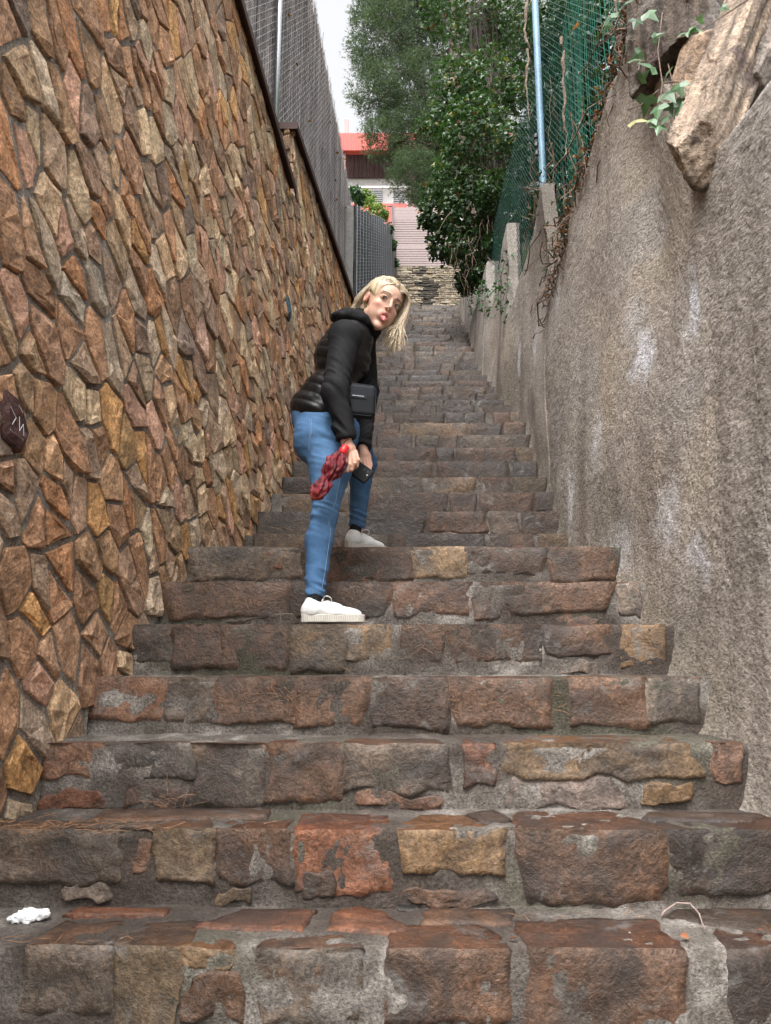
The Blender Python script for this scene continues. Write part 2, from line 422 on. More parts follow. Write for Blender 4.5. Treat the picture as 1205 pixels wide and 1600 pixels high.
# stones of the near steps: (left u, right u, depth of tread piece, drop, colour[, top of a riser-only stone])
NEAR = {
 0: [(-260, -40, .2, .17, 'brown'), (30, 168, .17, .15, 'grey'), (172, 296, .17, .19, 'olive'), (272, 372, .03, .04, 'tan'), (392, 566, .07, .15, 'grey'), (600, 802, .14, .16, 'brown'),
     (818, 1072, .19, .2, 'brown'), (1132, 1420, .24, .2, 'dark'), (1440, 1600, .2, .17, 'brown'), (286, 385, .0, .09, 'brown', .055), (700, 800, 0, .05, 'red', .165)],
 1: [(-330, -130, .2, .15, 'brown'), (-110, 186, .1, .12, 'grey'), (240, 330, .12, .12, 'olive'), (336, 446, .13, .13, 'brown'), (462, 606, .2, .15, 'red'), (622, 792, .2, .1, 'ochre'), (806, 1036, .24, .17, 'brown'),
     (1042, 1330, .22, .15, 'black'), (620, 772, 0, .035, 'brown', .15), (212, 232, 0, .08, 'pink', .02), (478, 520, 0, .06, 'dark', .1), (100, 175, 0, .05, 'light', .14), (340, 400, 0, .03, 'tan', .16)],
 2: [(-60, 60, .1, .1, 'brown'), (70, 156, .05, .1, 'pink'), (168, 300, .06, .09, 'blue'), (304, 416, .04, .16, 'grey'), (422, 534, .1, .17, 'brown'), (544, 702, .12, .14, 'grey'), (722, 776, .12, .13, 'red'),
     (786, 1076, .24, .1, 'tan'), (1112, 1160, .05, .12, 'pink'), (790, 966, 0, .085, 'violet', .105), (66, 166, 0, .055, 'red', .14), (196, 290, 0, .06, 'pink', .13), (1000, 1075, 0, .06, 'ochre', .12), (560, 690, 0, .035, 'pink', .155)],
 3: [(88, 140, .1, .1, 'brown'), (150, 258, .03, .14, 'pink'), (266, 332, .06, .16, 'grey'), (338, 462, .1, .16, 'brown'), (466, 570, .12, .16, 'brown'), (574, 704, .1, .17, 'dark'), (706, 858, .1, .16, 'brown'),
     (890, 1004, .14, .16, 'brown'), (1010, 1092, .03, .14, 'light')],
 4: [(200, 268, .1, .15, 'grey'), (272, 344, .1, .15, 'brown'), (350, 452, .08, .17, 'brown'), (456, 536, .1, .16, 'olive'), (540, 604, .1, .14, 'tan'), (630, 692, .1, .14, 'brown'), (698, 846, .1, .14, 'brown'),
     (850, 952, .12, .12, 'brown'), (974, 1036, .04, .17, 'ochre'), (870, 930, 0, .05, 'light', .14)],
 5: [(254, 452, .1, .14, 'brown'), (456, 610, .1, .15, 'dark'), (618, 732, .05, .15, 'pink'), (738, 786, .1, .14, 'brown'), (790, 960, .1, .13, 'brown'), (962, 1000, .05, .15, 'light'), (360, 460, 0, .05, 'olive', .14), (860, 930, 0, .05, 'pink', .14)],
 6: [(292, 470, .1, .14, 'grey'), (414, 436, 0, .1, 'red', .02), (512, 640, .12, .15, 'brown'), (650, 722, .1, .15, 'tan'), (728, 852, .1, .12, 'dark'), (856, 956, .1, .16, 'brown'), (474, 508, .1, .15, 'dark'), (560, 640, 0, .04, 'pink', .15)],
}
stone_count = 0
for k, lst in NEAR.items():
    i = S0 + k; Yf, zt = STEPS[i]
    for q, s in enumerate(lst):
        pm = pxm(Yf, zt - .05)
        ww = (7 if s[1] - s[0] > 60 and k > 0 else 2); xl, xr = (s[0] - ww - 602.5) / pm, (s[1] + ww - 602.5) / pm
        xl = max(xl, XL(Yf) - .05); xr = min(xr, XR(Yf) + .1)
        if xr - xl < .02: continue
        step_block(i, xl, xr, s[2], s[3], s[4], nx=17 if k < 3 else 11, seed=q + 1, up=s[5] if len(s) > 5 else 0).build('stone', M_STEPSTONE, staircase, smooth=True)
        stone_count += 1
# small flat stones at the back of the two lowest treads
def flat_stone(poly, z, h, col, seed, name='stone', mat=None, parent=None, jit=.006):
    r = random.Random(seed); P = []
    n = len(poly)
    for a in range(n):
        p, q = np.array(poly[a]), np.array(poly[(a + 1) % n])
        for t in (0, .25, .5, .75): P.append(p + (q - p) * t + np.array((r.uniform(-jit, jit), r.uniform(-jit, jit))))
    P = np.array(P); c = P.mean(0); m = len(P)
    ring = lambda k, zz: np.hstack([c + (P - c) * k, np.full((m, 1), zz)])
    V = np.vstack([ring(1, z - .02), ring(1, z + h * .4), ring(.93, z + h), ring(.5, z + h + .001), [(*c, z + h)]])
    Q = []; T = []
    for k in range(3):
        for a in range(m): b = (a + 1) % m; Q.append((k * m + a, k * m + b, (k + 1) * m + b, (k + 1) * m + a))
    for a in range(m): T.append((3 * m + a, 3 * m + (a + 1) % m, 4 * m))
    V[:, 2] += .002 * vnoise(V, 20, seed) * (V[:, 2] > z)
    cc = np.array(PAL[col] if isinstance(col, str) else col)
    mb = MB(); mb.add(V, tris=T, quads=Q, col=(*cc, r.random())); return mb
def tread_poly(uvs, i):
    out = []; z = STEPS[i][1]
    for u, v in uvs:
        x = (u - 602.5) / FPX; y = (800 - v) / FPX; t = (z - EYE) / (ST + y * CT)
        out.append((x * t, (CT - y * ST) * t))
    return out
for q, (i, col, uvs) in enumerate([
        (S0, 'red', [(300, 1452), (340, 1456), (470, 1458), (494, 1424), (380, 1424), (340, 1440)]),
        (S0, 'red', [(512, 1456), (600, 1462), (640, 1455), (600, 1428), (560, 1420), (520, 1428)]),
        (S0, 'brown', [(656, 1446), (800, 1446), (806, 1424), (664, 1424)]),
        (S0, 'red', [(100, 1434), (260, 1434), (266, 1424), (120, 1422)]),
        (S0, 'black', [(1040, 1436), (1210, 1462), (1300, 1452), (1300, 1426), (1050, 1424)]),
        (S0 + 1, 'brown', [(140, 1284), (270, 1284), (415, 1276), (415, 1266), (160, 1268)]),
        (S0 + 1, 'brown', [(280, 1284), (420, 1280), (420, 1268), (290, 1268)]),
        (S0 + 1, 'dark', [(728, 1276), (760, 1290), (800, 1284), (770, 1268)]),
        (S0 + 1, 'dark', [(1000, 1284), (1180, 1288), (1190, 1274), (1010, 1272)]),
        (S0 - 1, 'brown', [(100, 1600), (400, 1600), (400, 1570), (120, 1572)])]):
    flat_stone(tread_poly(uvs, i), STEPS[i][1], .009, col, 40 + q).build('stone', M_STEPSTONE, staircase, smooth=True)
    stone_count += 1
# the flight above: stones filling each riser
far_mb = MB()
names = ['brown', 'brown', 'dark', 'grey', 'brown', 'olive', 'brown', 'dark', 'dark', 'grey', 'brown', 'tan', 'olive']
r = random.Random(5)
for i in list(range(S0 + 7, len(STEPS))) + [S0 - 1, S0 - 2, S0 - 3, S0 - 4]:
    Yf, zt = STEPS[i]; zb = STEPS[i - 1][1] if i else zt - .2
    x = XL(Yf) + r.uniform(-.05, .1); h = zt - zb
    while x < XR(Yf) + .02:
        w = r.choice((.16, .24, .34, .46, .6)) * r.uniform(.8, 1.2)
        c = np.array(PAL[r.choice(names)]) * r.uniform(.34, .78) * np.array((1.0, .97, .94))
        drop = h * r.choice((.97, .97, .9, .7)); 
        mb = step_block(i, x, min(x + w, XR(Yf) + .05), .16, drop, tuple(c), nx=8 if Yf < 8 else 6, seed=r.randrange(999), proud=.007)
        if stone_count < 285 and i > S0 and Yf < 10.3:
            mb.build('stone', M_STEPSTONE, staircase, smooth=True); stone_count += 1
        else: far_mb.join(mb)
        if drop < h * .75 and w > .18:
            far_mb.join(step_block(i, x + .02, x + w * r.uniform(.5, .9), 0, h * .26, r.choice(names), nx=5, seed=r.randrange(999), up=h * .72))
        x += w + r.uniform(.0, .016) + (.06 if r.random() < .10 else 0)
tag(far_mb.build('small_stones', M_STEPSTONE, staircase, smooth=True), kind='stuff')

# ================================================================ LEFT STONE WALL (two lengths of different height)
Y_SPLIT = 5.33
def capA(Y): return EYE + 3.975 - .2163 * (Y - 3.89)
TOP_B = EYE + 4.235
Y_B_END = 9.3

def clip_poly(poly, a, b, c):                 # keep a x + b y <= c
    out = []
    for k in range(len(poly)):
        p, q = poly[k], poly[(k + 1) % len(poly)]
        dp, dq = a * p[0] + b * p[1] - c, a * q[0] + b * q[1] - c
        if dp <= 0: out.append(p)
        if (dp < 0 < dq) or (dq < 0 < dp):
            t = dp / (dp - dq); out.append((p[0] + (q[0] - p[0]) * t, p[1] + (q[1] - p[1]) * t))
    return out

def voronoi_cells(x0, x1, y0, y1, cell, ang, aniso, seed, jitter=.46):
    """irregular cells stretched by aniso along ang (radians) covering a rectangle"""
    r = random.Random(seed); ca, sa = math.cos(ang), math.sin(ang)
    f = lambda p: ((p[0] * ca + p[1] * sa) / aniso, -p[0] * sa + p[1] * ca)
    g = lambda q: (q[0] * aniso * ca - q[1] * sa, q[0] * aniso * sa + q[1] * ca)
    cs = [f(p) for p in ((x0, y0), (x1, y0), (x1, y1), (x0, y1))]
    a0, a1 = min(c[0] for c in cs), max(c[0] for c in cs); b0, b1 = min(c[1] for c in cs), max(c[1] for c in cs)
    nA, nB = int((a1 - a0) / cell) + 3, int((b1 - b0) / cell) + 3
    site = {}
    for a in range(nA):
        for b in range(nB):
            if r.random() < .24: continue
            site[a, b] = (a0 + (a - 1 + .5 * (b % 2) + r.uniform(-jitter, jitter)) * cell, b0 + (b - 1 + r.uniform(-jitter, jitter)) * cell)
    out = []
    for (a, b), s in site.items():
        gs = g(s)
        if not (x0 - .12 < gs[0] < x1 + .12 and y0 - .12 < gs[1] < y1 + .12): continue
        L = cell * 1.5
        poly = [(s[0] - L, s[1] - L), (s[0] + L, s[1] - L), (s[0] + L, s[1] + L), (s[0] - L, s[1] + L)]
        for da in range(-3, 4):
            for db in range(-3, 4):
                t = site.get((a + da, b + db))
                if t is None or (da == 0 and db == 0): continue
                nx_, ny_ = t[0] - s[0], t[1] - s[1]
                poly = clip_poly(poly, nx_, ny_, (t[0] ** 2 + t[1] ** 2 - s[0] ** 2 - s[1] ** 2) / 2)
                if not poly: break
            if not poly: break
        if len(poly) >= 3: out.append((gs, [g(p) for p in poly]))
    return out

def rough_outline(poly, gap, r, jit, maxseg=.06):
    """shrink a cell by the joint width, drop tiny edges, break the edges"""
    area = 0.5 * sum(poly[k][0] * poly[(k + 1) % len(poly)][1] - poly[(k + 1) % len(poly)][0] * poly[k][1] for k in range(len(poly)))
    if area < 0: poly = poly[::-1]
    P = poly
    for k in range(len(poly)):
        p, q = poly[k], poly[(k + 1) % len(poly)]
        dx, dy = q[0] - p[0], q[1] - p[1]; l = math.hypot(dx, dy)
        if l < 1e-6: continue
        nx_, ny_ = dy / l, -dx / l
        gg = gap * r.uniform(.4, 1.5)
        P = clip_poly(P, nx_, ny_, nx_ * p[0] + ny_ * p[1] - gg)
        if len(P) < 3: return None
    Q = []
    for k in range(len(P)):
        p, q = P[k], P[(k + 1) % len(P)]; l = math.hypot(q[0] - p[0], q[1] - p[1])
        if l < .012: continue
        n = max(1, int(l / maxseg))
        for t in range(n):
            f = (t + r.uniform(-.2, .2) * (t > 0)) / n
            Q.append((p[0] + (q[0] - p[0]) * f + r.uniform(-jit, jit), p[1] + (q[1] - p[1]) * f + r.uniform(-jit, jit)))
    return Q if len(Q) >= 4 else None

WALL_PAL = [(.36, .235, .14), (.31, .19, .115), (.40, .29, .185), (.44, .335, .225), (.27, .165, .10), (.35, .26, .185), (.46, .365, .245), (.32, .20, .13), (.40, .24, .145), (.30, .225, .165), (.37, .20, .105), (.23, .165, .125), (.44, .275, .20), (.42, .25, .11), (.40, .33, .25)]
def slab(outline, to3, nrm, h, r, col, tilt=.35, depth=.03, facet=True):
    """a stone: outline in wall coordinates -> prism with a split, slightly tilted face. to3(p) gives the wall point, nrm the outward normal"""
    P = np.array(outline); c = P.mean(0); m = len(P)
    sz = np.abs(P - c).max()
    tx, ty = r.uniform(-tilt, tilt), r.uniform(-tilt, tilt)
    if facet: tx += .06; ty -= .12                # faces tend to lean out towards their lower far edge
    hh = lambda p: h + (p[0] - c[0]) * tx * .35 + (p[1] - c[1]) * ty * .35
    def lay(k, f):
        return np.array([to3(c + (p - c) * k) + nrm * f(c + (p - c) * k) for p in P])
    o0 = lay(1.0, lambda p: -depth)
    o1 = lay(1.0, lambda p: max(.006, hh(p) * .86 + r.uniform(-.003, .003)))
    ins = max(.84, 1 - .005 / max(sz, .02))
    o2 = lay(ins, lambda p: max(.010, hh(p) + r.uniform(-.004, .004)))
    ce = c + np.array((r.uniform(-.3, .3), r.uniform(-.3, .3))) * sz
    ph_, st_ = r.uniform(0, 6.28), r.uniform(.004, .011)
    o3 = lay(.62, lambda p: max(.010, hh(p) + r.uniform(-.005, .006) + st_ * (1 if math.cos(math.atan2(p[1] - c[1], p[0] - c[0]) - ph_) > .2 else 0)))
    V = np.vstack([o0, o1, o2, o3, [to3(ce) + nrm * (hh(ce) + r.uniform(-.004, .010))]])
    Q = []; T = []
    for k in range(3):
        for a in range(m): b = (a + 1) % m; Q.append((k * m + a, k * m + b, (k + 1) * m + b, (k + 1) * m + a))
    for a in range(m): T.append((3 * m + a, 3 * m + (a + 1) % m, 4 * m))
    mb = MB(); mb.add(V, tris=T, quads=Q, col=(*col, r.random()))
    return mb

WALL_N = np.array((1, -.115, 0)) / math.hypot(1, .115)
def wall3(p, set_back=0.0): return np.array((XL(p[0]) - set_back, p[0], p[1]))

def left_wall(name, ya, yb, top, seed, label, end_face=False):
    root = empty(name, (XL((ya + yb) / 2) - .2, (ya + yb) / 2, stair_h(np.array([ya]))[0]))
    tag(root, label, 'wall')
    r = random.Random(seed)
    # mortar body: face grid, top, back
    res = .03; ny_ = int((yb - ya) / res) + 1; nz_ = 90
    ys = np.linspace(ya, yb, ny_); mb = MB()
    zb = stair_h(ys) - .3; zt = np.array([top(y) for y in ys])
    F = np.linspace(0, 1, nz_)
    V = np.stack([np.repeat(XL(ys), nz_), np.repeat(ys, nz_), (zb[:, None] + (zt - zb)[:, None] * F).ravel()], -1)
    V = V + WALL_N * (.008 * fbm(V, 9, 3, seed))[:, None] + WALL_N * .001
    mb.add(V, quads=grid_faces(ny_, nz_), col=mortar_col(V, 12) * 1.2 + np.array((.11, .098, .085)))
    th = .36
    for (p, q) in (((0, 0), (th, 0)),):
        pass
    xs_ = lambda y, s: XL(y) - s
    A = np.array([(xs_(ya, 0), ya, zb[0]), (xs_(ya, th), ya, zb[0]), (xs_(ya, th), ya, zt[0]), (xs_(ya, 0), ya, zt[0]),
                  (xs_(yb, 0), yb, zb[-1]), (xs_(yb, th), yb, zb[-1]), (xs_(yb, th), yb, zt[-1]), (xs_(yb, 0), yb, zt[-1])])
    A[[0, 3, 4, 7], 0] -= .02
    mb.add(A, quads=[(0, 1, 2, 3), (5, 4, 7, 6), (3, 2, 6, 7), (1, 5, 6, 2)], col=(.15, .13, .115))
    mb.build('mortar', M_MORTAR, root, smooth=False)
    cells = voronoi_cells(ya, yb, stair_h(np.array([ya]))[0] - .3, max(top(ya), top(yb)), .102, math.radians(-58), 1.5, seed)
    items = []
    for gs, poly in cells:
        y, z = gs
        for (a, b, c) in ((-1, 0, -ya), (1, 0, yb)): poly = clip_poly(poly, a, b, c) if poly else poly
        if not poly: continue
        sl = (top(yb) - top(ya)) / (yb - ya)
        poly = clip_poly(poly, -sl, 1, top(ya) - sl * ya - .012)
        if len(poly) < 3: continue
        if max(p[1] for p in poly) < stair_h(np.array([y]))[0] + .01: continue
        near_ = math.hypot(y, z - EYE) < 3.9
        o = rough_outline(poly, .0110 if near_ else .006, r, .0035 if near_ else .003, .045 if near_ else .06)
        if o is None: continue
        pa = np.array(o)
        if np.ptp(pa[:, 0]) < .03 or np.ptp(pa[:, 1]) < .03: continue
        c = np.array(r.choice(WALL_PAL)) * r.uniform(.95, 1.6) * np.array((1.03, .95, .90))
        if r.random() < .22: c = c * np.array((.88, .96, 1.04))
        d = math.hypot(y, z - EYE)
        vis = (z - EYE) < 1.05 * y + .1 and y > 1.6
        items.append((0 if vis else 1, d, o, tuple(c)))
    items.sort(key=lambda t: (t[0], t[1]))
    rest = MB()
    for k, (vis, d, o, c) in enumerate(items):
        mb = slab(o, wall3, WALL_N, r.uniform(.006, .018), r, c, tilt=.2, facet=True)
        if k < 290: mb.build('stone', M_WALLSTONE, root)
        else: rest.join(mb)
    if end_face:
        for gs, poly in voronoi_cells(-.36, 0, top(ya) - .75, top(ya), .1, .4, 1.3, seed + 3):
            for (a, b, c) in ((-1, 0, .36), (1, 0, 0.0), (0, 1, top(ya) - .012), (0, -1, -(top(ya) - .75))): poly = clip_poly(poly, a, b, c) if poly else poly
            o = rough_outline(poly, .006, r, .004) if len(poly) >= 3 else None
            if o is None: continue
            c = np.array(r.choice(WALL_PAL)) * r.uniform(.8, 1.2)
            rest.join(slab(o[::-1], lambda p: np.array((XL(ya) + p[0], ya, p[1])), np.array((0, -1.0, 0)), r.uniform(.012, .03), r, tuple(c), facet=False))
    if rest.n: tag(rest.build('small_stones', M_WALLSTONE, root), kind='stuff')
    # dark metal angle along the top edge
    cb = MB()
    n = 14
    for k in range(n):
        y0_, y1_ = ya + (yb - ya) * k / n, ya + (yb - ya) * (k + 1) / n
        if k == 0: y0_ -= .02
        for dx0, dx1, dz0, dz1 in ((-.09, .062, 0.0, .012), (.050, .062, -.045, 0.0)):
            P = [(XL(yy) + dx, yy, top(yy) + dz) for yy in (y0_, y1_) for dx, dz in ((dx0, dz0), (dx1, dz0), (dx1, dz1), (dx0, dz1))]
            cb.add(P, quads=[(0, 1, 2, 3), (7, 6, 5, 4), (0, 4, 5, 1), (1, 5, 6, 2), (2, 6, 7, 3), (3, 7, 4, 0)])
    if end_face:
        box(cb, (XL(ya) - .15, ya - .035, top(ya) - .01), (.42, .012, .06)); box(cb, (XL(ya) - .15, ya - .01, top(ya) + .017), (.42, .06, .010))
    cb.build('coping_strip', M_CAP, root)
    return root

wallA = left_wall('stone_wall', .2, Y_SPLIT, capA, 11, 'near length of tall crazy-laid brown stone wall on the left, lower top edge')
wallB = left_wall('stone_wall', Y_SPLIT + .02, Y_B_END, lambda y: TOP_B, 23, 'far length of brown stone wall on the left, its top a step higher', end_face=True)

# two painted stones
def marked_stone(root, u, v, D, w, h, col, name_col, strokes, seed):
    r = random.Random(seed); c = at(u, v, D); k = (XL(D)) / c[0]; 
    y = D; z = c[2]
    out = [(y - w * .5, z + h * .1), (y - w * .35, z + h * .5), (y + w * .1, z + h * .42), (y + w * .5, z - h * .1), (y + w * .3, z - h * .5), (y - w * .3, z - h * .38)]
    mb = slab(out, wall3, WALL_N, .026, r, col, tilt=0, facet=False)
    s = mb.build('stone', M_WALLSTONE, root)
    pm = MB()
    for st in strokes:
        P = [wall3((y + a * w, z + b * h)) + WALL_N * .0365 for a, b in st]
        tube(pm, P, .0012, 4)
    pm.build('paint_mark', plain('mark_' + name_col, dict(white=(.6, .6, .6), teal=(.12, .34, .42))[name_col], .8), s)
    s['label'] = dict(white='dark red stone with white scribbled marks', teal='stone daubed with teal paint')[name_col]
def y_on_wall(u, v):
    x = (u - 602.5) / FPX; y = (800 - v) / FPX; fy = CT - y * ST
    t = -1.39 / (x - .115 * fy); return fy * t
marked_stone(wallA, 12, 660, y_on_wall(12, 660), .15, .17, (.075, .032, .028), 'white',
    [[(-.3, .2), (-.1, .05), (-.2, -.1)], [(0, .1), (.05, -.15), (.15, .0), (.2, -.2)], [(-.25, -.2), (0, -.28), (.2, -.3)], [(-.05, .3), (.1, .2)]], 3)
marked_stone(wallB, 447, 482, y_on_wall(447, 482), .12, .19, (.05, .10, .125), 'teal',
    [[(-.3, .3), (-.1, .1), (.1, .2)], [(-.2, 0), (.1, -.1), (.3, -.3)], [(-.1, -.2), (.1, -.35)], [(-.3, .1), (0, .3)]], 4)

# ================================================================ RIGHT ROUGHCAST RETAINING WALLS
SECT = [  # near end, far end, top near, top far, face set-back, thickness
    (-1.2, 2.66, 1.90, 1.86, .0, .55), (2.62, 5.36, 3.24, 2.70, .03, .35), (5.30, 7.34, 3.70, 3.46, .02, .11), (7.32, 8.95, 4.62, 4.15, .03, .14), (8.93, 11.2, 5.08, 4.9, .02, .16), (11.15, 15.2, 6.75, 6.7, .03, .2)]
RW_LABEL = ['nearest length of rough grey roughcast wall on the right, under the jutting rock slab', 'tall roughcast wall length below the brown dried vines on the right',
    'slim roughcast wall length whose near end rises to a point beside the blue post', 'roughcast wall length just beyond the one beside the blue post', 'stained roughcast wall length under the hanging ivy', 'farthest roughcast wall length at the top of the stairs']
def rw_col(P, k):
    y, z = P[:, 1], P[:, 2]
    base = np.array((.325, .290, .260)); tan = np.array((.370, .310, .250)); grey = np.array((.305, .280, .260)); light = np.array((.46, .425, .395)); dark = np.array((.165, .140, .120)); white = np.array((.62, .62, .66)); moss = np.array((.12, .105, .07))
    s = fbm(P, (.01, 3.2, .38), 3, 41) + .35 * vnoise(P, (.01, 11, .7), 44)
    b = fbm(P, 1.3, 3, 47)
    c = base + (tan - base) * np.clip(b * .9 + .25, 0, 1)[:, None]
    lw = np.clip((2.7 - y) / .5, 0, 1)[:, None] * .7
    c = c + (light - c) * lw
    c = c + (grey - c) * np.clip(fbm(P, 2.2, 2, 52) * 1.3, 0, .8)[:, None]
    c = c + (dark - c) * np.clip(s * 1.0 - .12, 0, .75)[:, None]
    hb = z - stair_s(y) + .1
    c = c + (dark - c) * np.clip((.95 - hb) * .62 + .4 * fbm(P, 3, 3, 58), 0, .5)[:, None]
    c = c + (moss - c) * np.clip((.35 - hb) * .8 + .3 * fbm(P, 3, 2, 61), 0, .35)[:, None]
    def spot(u, v, du, dv, amt):
        nonlocal c
        x = (u - 602.5) / FPX; yy = (800 - v) / FPX; t = 1.19 / x; Y0, Z0 = (CT - yy * ST) * t, EYE + (ST + yy * CT) * t
        pm = FPX / t
        sy, sz = du / (pm * .33), dv / pm
        w = np.exp(-((y - Y0 + .05 * vnoise(P, 9, 71)) / sy) ** 2 - ((z - Z0) / sz) ** 2)
        w = np.clip(w * 1.5 - .3 + .5 * fbm(P, 22, 2, 73), 0, 1) * amt * .85 * (w > .05)
        c = c + (white - c) * w[:, None]
    for a in ((1062, 480, 9, 45, .95), (1003, 558, 10, 42, .9), (1060, 430, 8, 30, .4), (990, 500, 12, 40, .35), (945, 690, 10, 60, .4), (905, 780, 5, 60, .6), (860, 460, 6, 45, .45), (798, 560, 4, 40, .7), (1045, 800, 16, 60, .4), (980, 860, 20, 40, .35),
              (820, 540, 4, 40, .4), (1085, 870, 12, 40, .45), (960, 900, 14, 30, .5), (1000, 1060, 30, 25, .3)): spot(*a)
    return c

SECT_OBJ = []
for k, (ya, yb, ta, tb, sb, th) in enumerate(SECT):
    res = (.011, .013, .022, .03, .04, .05)[k]
    ys_near = max(ya, 1.0)
    ny_ = int((yb - ys_near) / res); ys = np.linspace(ys_near, yb, ny_)
    zt = EYE + ta + (tb - ta) * (ys - ya) / (yb - ya)
    if k == 1: zt = np.where(ys < 3.25, np.minimum(zt, EYE + np.interp(ys, [2.6, 2.78, 3.0, 3.25], [2.05, 2.28, 2.85, 3.25]) + .03 * np.sin(ys * 23)), zt)
    zb = stair_h(ys) - .25
    zb = np.minimum(zb, stair_h(ys - .4) - .1)
    nz_ = int((zt - zb).max() / res); F = np.linspace(0, 1, nz_)
    Z = zb[:, None] + (zt - zb)[:, None] * F; Y = np.repeat(ys[:, None], nz_, 1)
    hb = Z - stair_s(Y) + .1
    Xf = XR(Y) + sb + .045 * np.clip(hb, 0, 2.2) ** .8 - .012 * np.exp(-np.clip(hb, -.2, 2) / .07)
    V = np.stack([Xf, Y, Z], -1).reshape(-1, 3)
    # large waves, trowel lumps and the thrown grain
    d = .030 * fbm(V, 1.1, 2, 31) + .012 * vnoise(V, (1, 2.5, .9), 33)
    g = vnoise(V, 60, 35); g2 = vnoise(V, 28, 36)
    d = d + .0030 * g + .0018 * g2
    if k == 1: d = d - .05 * np.exp(-((V[:, 1] - 3.05 - .12 * (V[:, 2] - 3.2)) / .16) ** 2) * np.clip((V[:, 2] - 3.0) / .5, 0, 1)
    V2 = V.copy(); V2[:, 0] -= d
    # rounded upper arris
    tt = np.clip((V[:, 2] - np.repeat(zt, nz_) + .03) / .03, 0, 1); V2[:, 0] += tt ** 2 * .02
    root_loc = (XR((ya + yb) / 2) + .2, (ya + yb) / 2, stair_h(np.array([(ya + yb) / 2]))[0])
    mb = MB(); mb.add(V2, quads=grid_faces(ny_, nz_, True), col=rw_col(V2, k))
    # top strip, near end and back
    top = V2.reshape(ny_, nz_, 3)[:, -1]
    nb = 6
    R = np.stack([top + np.array((th * q / (nb - 1), 0, .0)) for q in range(nb)], 1)
    R[:, :, 2] += .01 * vnoise(R.reshape(-1, 3), 12, 4).reshape(ny_, nb) * (np.arange(nb) > 0)
    mb.add(R.reshape(-1, 3), quads=grid_faces(ny_, nb, True), col=rw_col(R.reshape(-1, 3), k) * .8)
    for e in (0, -1):
        near = V2.reshape(ny_, nz_, 3)[e]
        E = np.stack([near + np.array((th * q / (nb - 1), .004 * (q % 2), 0)) for q in range(nb)], 1)
        mb.add(E.reshape(-1, 3), quads=grid_faces(nz_, nb, e == -1), col=rw_col(E.reshape(-1, 3), k))
    bk = np.stack([np.stack([np.full(ny_, XR(ys) + sb + th + .1), ys, zb], -1), np.stack([top[:, 0] + th, ys, zt], -1)], 1)
    mb.add(bk.reshape(-1, 3), quads=grid_faces(ny_, 2), col=(.2, .17, .14))
    o = mb.build('retaining_wall', M_ROUGHCAST, smooth=True)
    tag(o, RW_LABEL[k], 'wall', 'lengths of roughcast retaining wall'); SECT_OBJ.append(o)

# ================================================================ GROUND
gx = np.unique(np.concatenate([np.linspace(-300, -12, 14), np.linspace(-12, -1.9, 22), np.linspace(-1.9, 2.4, 44), np.linspace(2.4, 14, 26), np.linspace(14, 300, 14)]))
gy = np.unique(np.concatenate([np.linspace(-300, -6, 12), np.linspace(-6, 0, 8), np.linspace(0, 16, 81), np.linspace(16, 40, 40), np.linspace(40, 400, 16)]))
GX, GY = np.meshgrid(gx, gy, indexing='ij')
def ground_h(X, Y):
    st = stair_h(Y)
    st = np.where(Y > Y_TOP, STEPS[-1][1] + np.clip((Y - 15) * .86, 0, 11.5), st)
    hs = np.where(Y < .75, 0, st)
    left = np.where(Y < Y_SPLIT, EYE + 3.45, EYE + 3.95); left = np.where(Y > Y_B_END, np.maximum(EYE + 3.95, st + .5), left)
    left = np.where(Y < .2, 0, left)
    right = np.zeros_like(Y)
    for (ya, yb, ta, tb, sb, th) in SECT: right = np.where((Y >= ya) & (Y < yb), EYE + min(ta, tb) - .12, right)
    right = np.where((Y > 2.6) & (Y < 3.12), EYE + 1.9, right)
    right = np.where(Y >= 15.2, st + .6, right); right = np.where(Y < -1.2, 0, right)
    xl, xr = XL(np.clip(Y, -2, 15)), XR(np.clip(Y, -2, 15))
    h = np.where(X < xl - .3, left, np.where(X > xr + .3, right, hs - .45))
    h = np.where((Y > 15.2), st, h)
    h = np.where((Y < .75) & (X > xl - .3) & (X < xr + .3), -.01, h)
    return h
GZ = ground_h(GX, GY)
V = np.stack([GX, GY, GZ], -1).reshape(-1, 3)
V[:, 2] += np.where(np.abs(V[:, 0]) > 1.6, .05 * fbm(V, .8, 2, 91), 0)
e = fbm(V, .7, 3, 95)[:, None] * .5 + .5
mb = MB(); mb.add(V, quads=grid_faces(len(gx), len(gy), True), col=np.array((.10, .075, .05)) * (1 - e) + np.array((.07, .08, .035)) * e)
tag(mb.build('ground', M_EARTH, smooth=False), 'earth banks behind the walls and the hillside above the stairs', kind='structure')

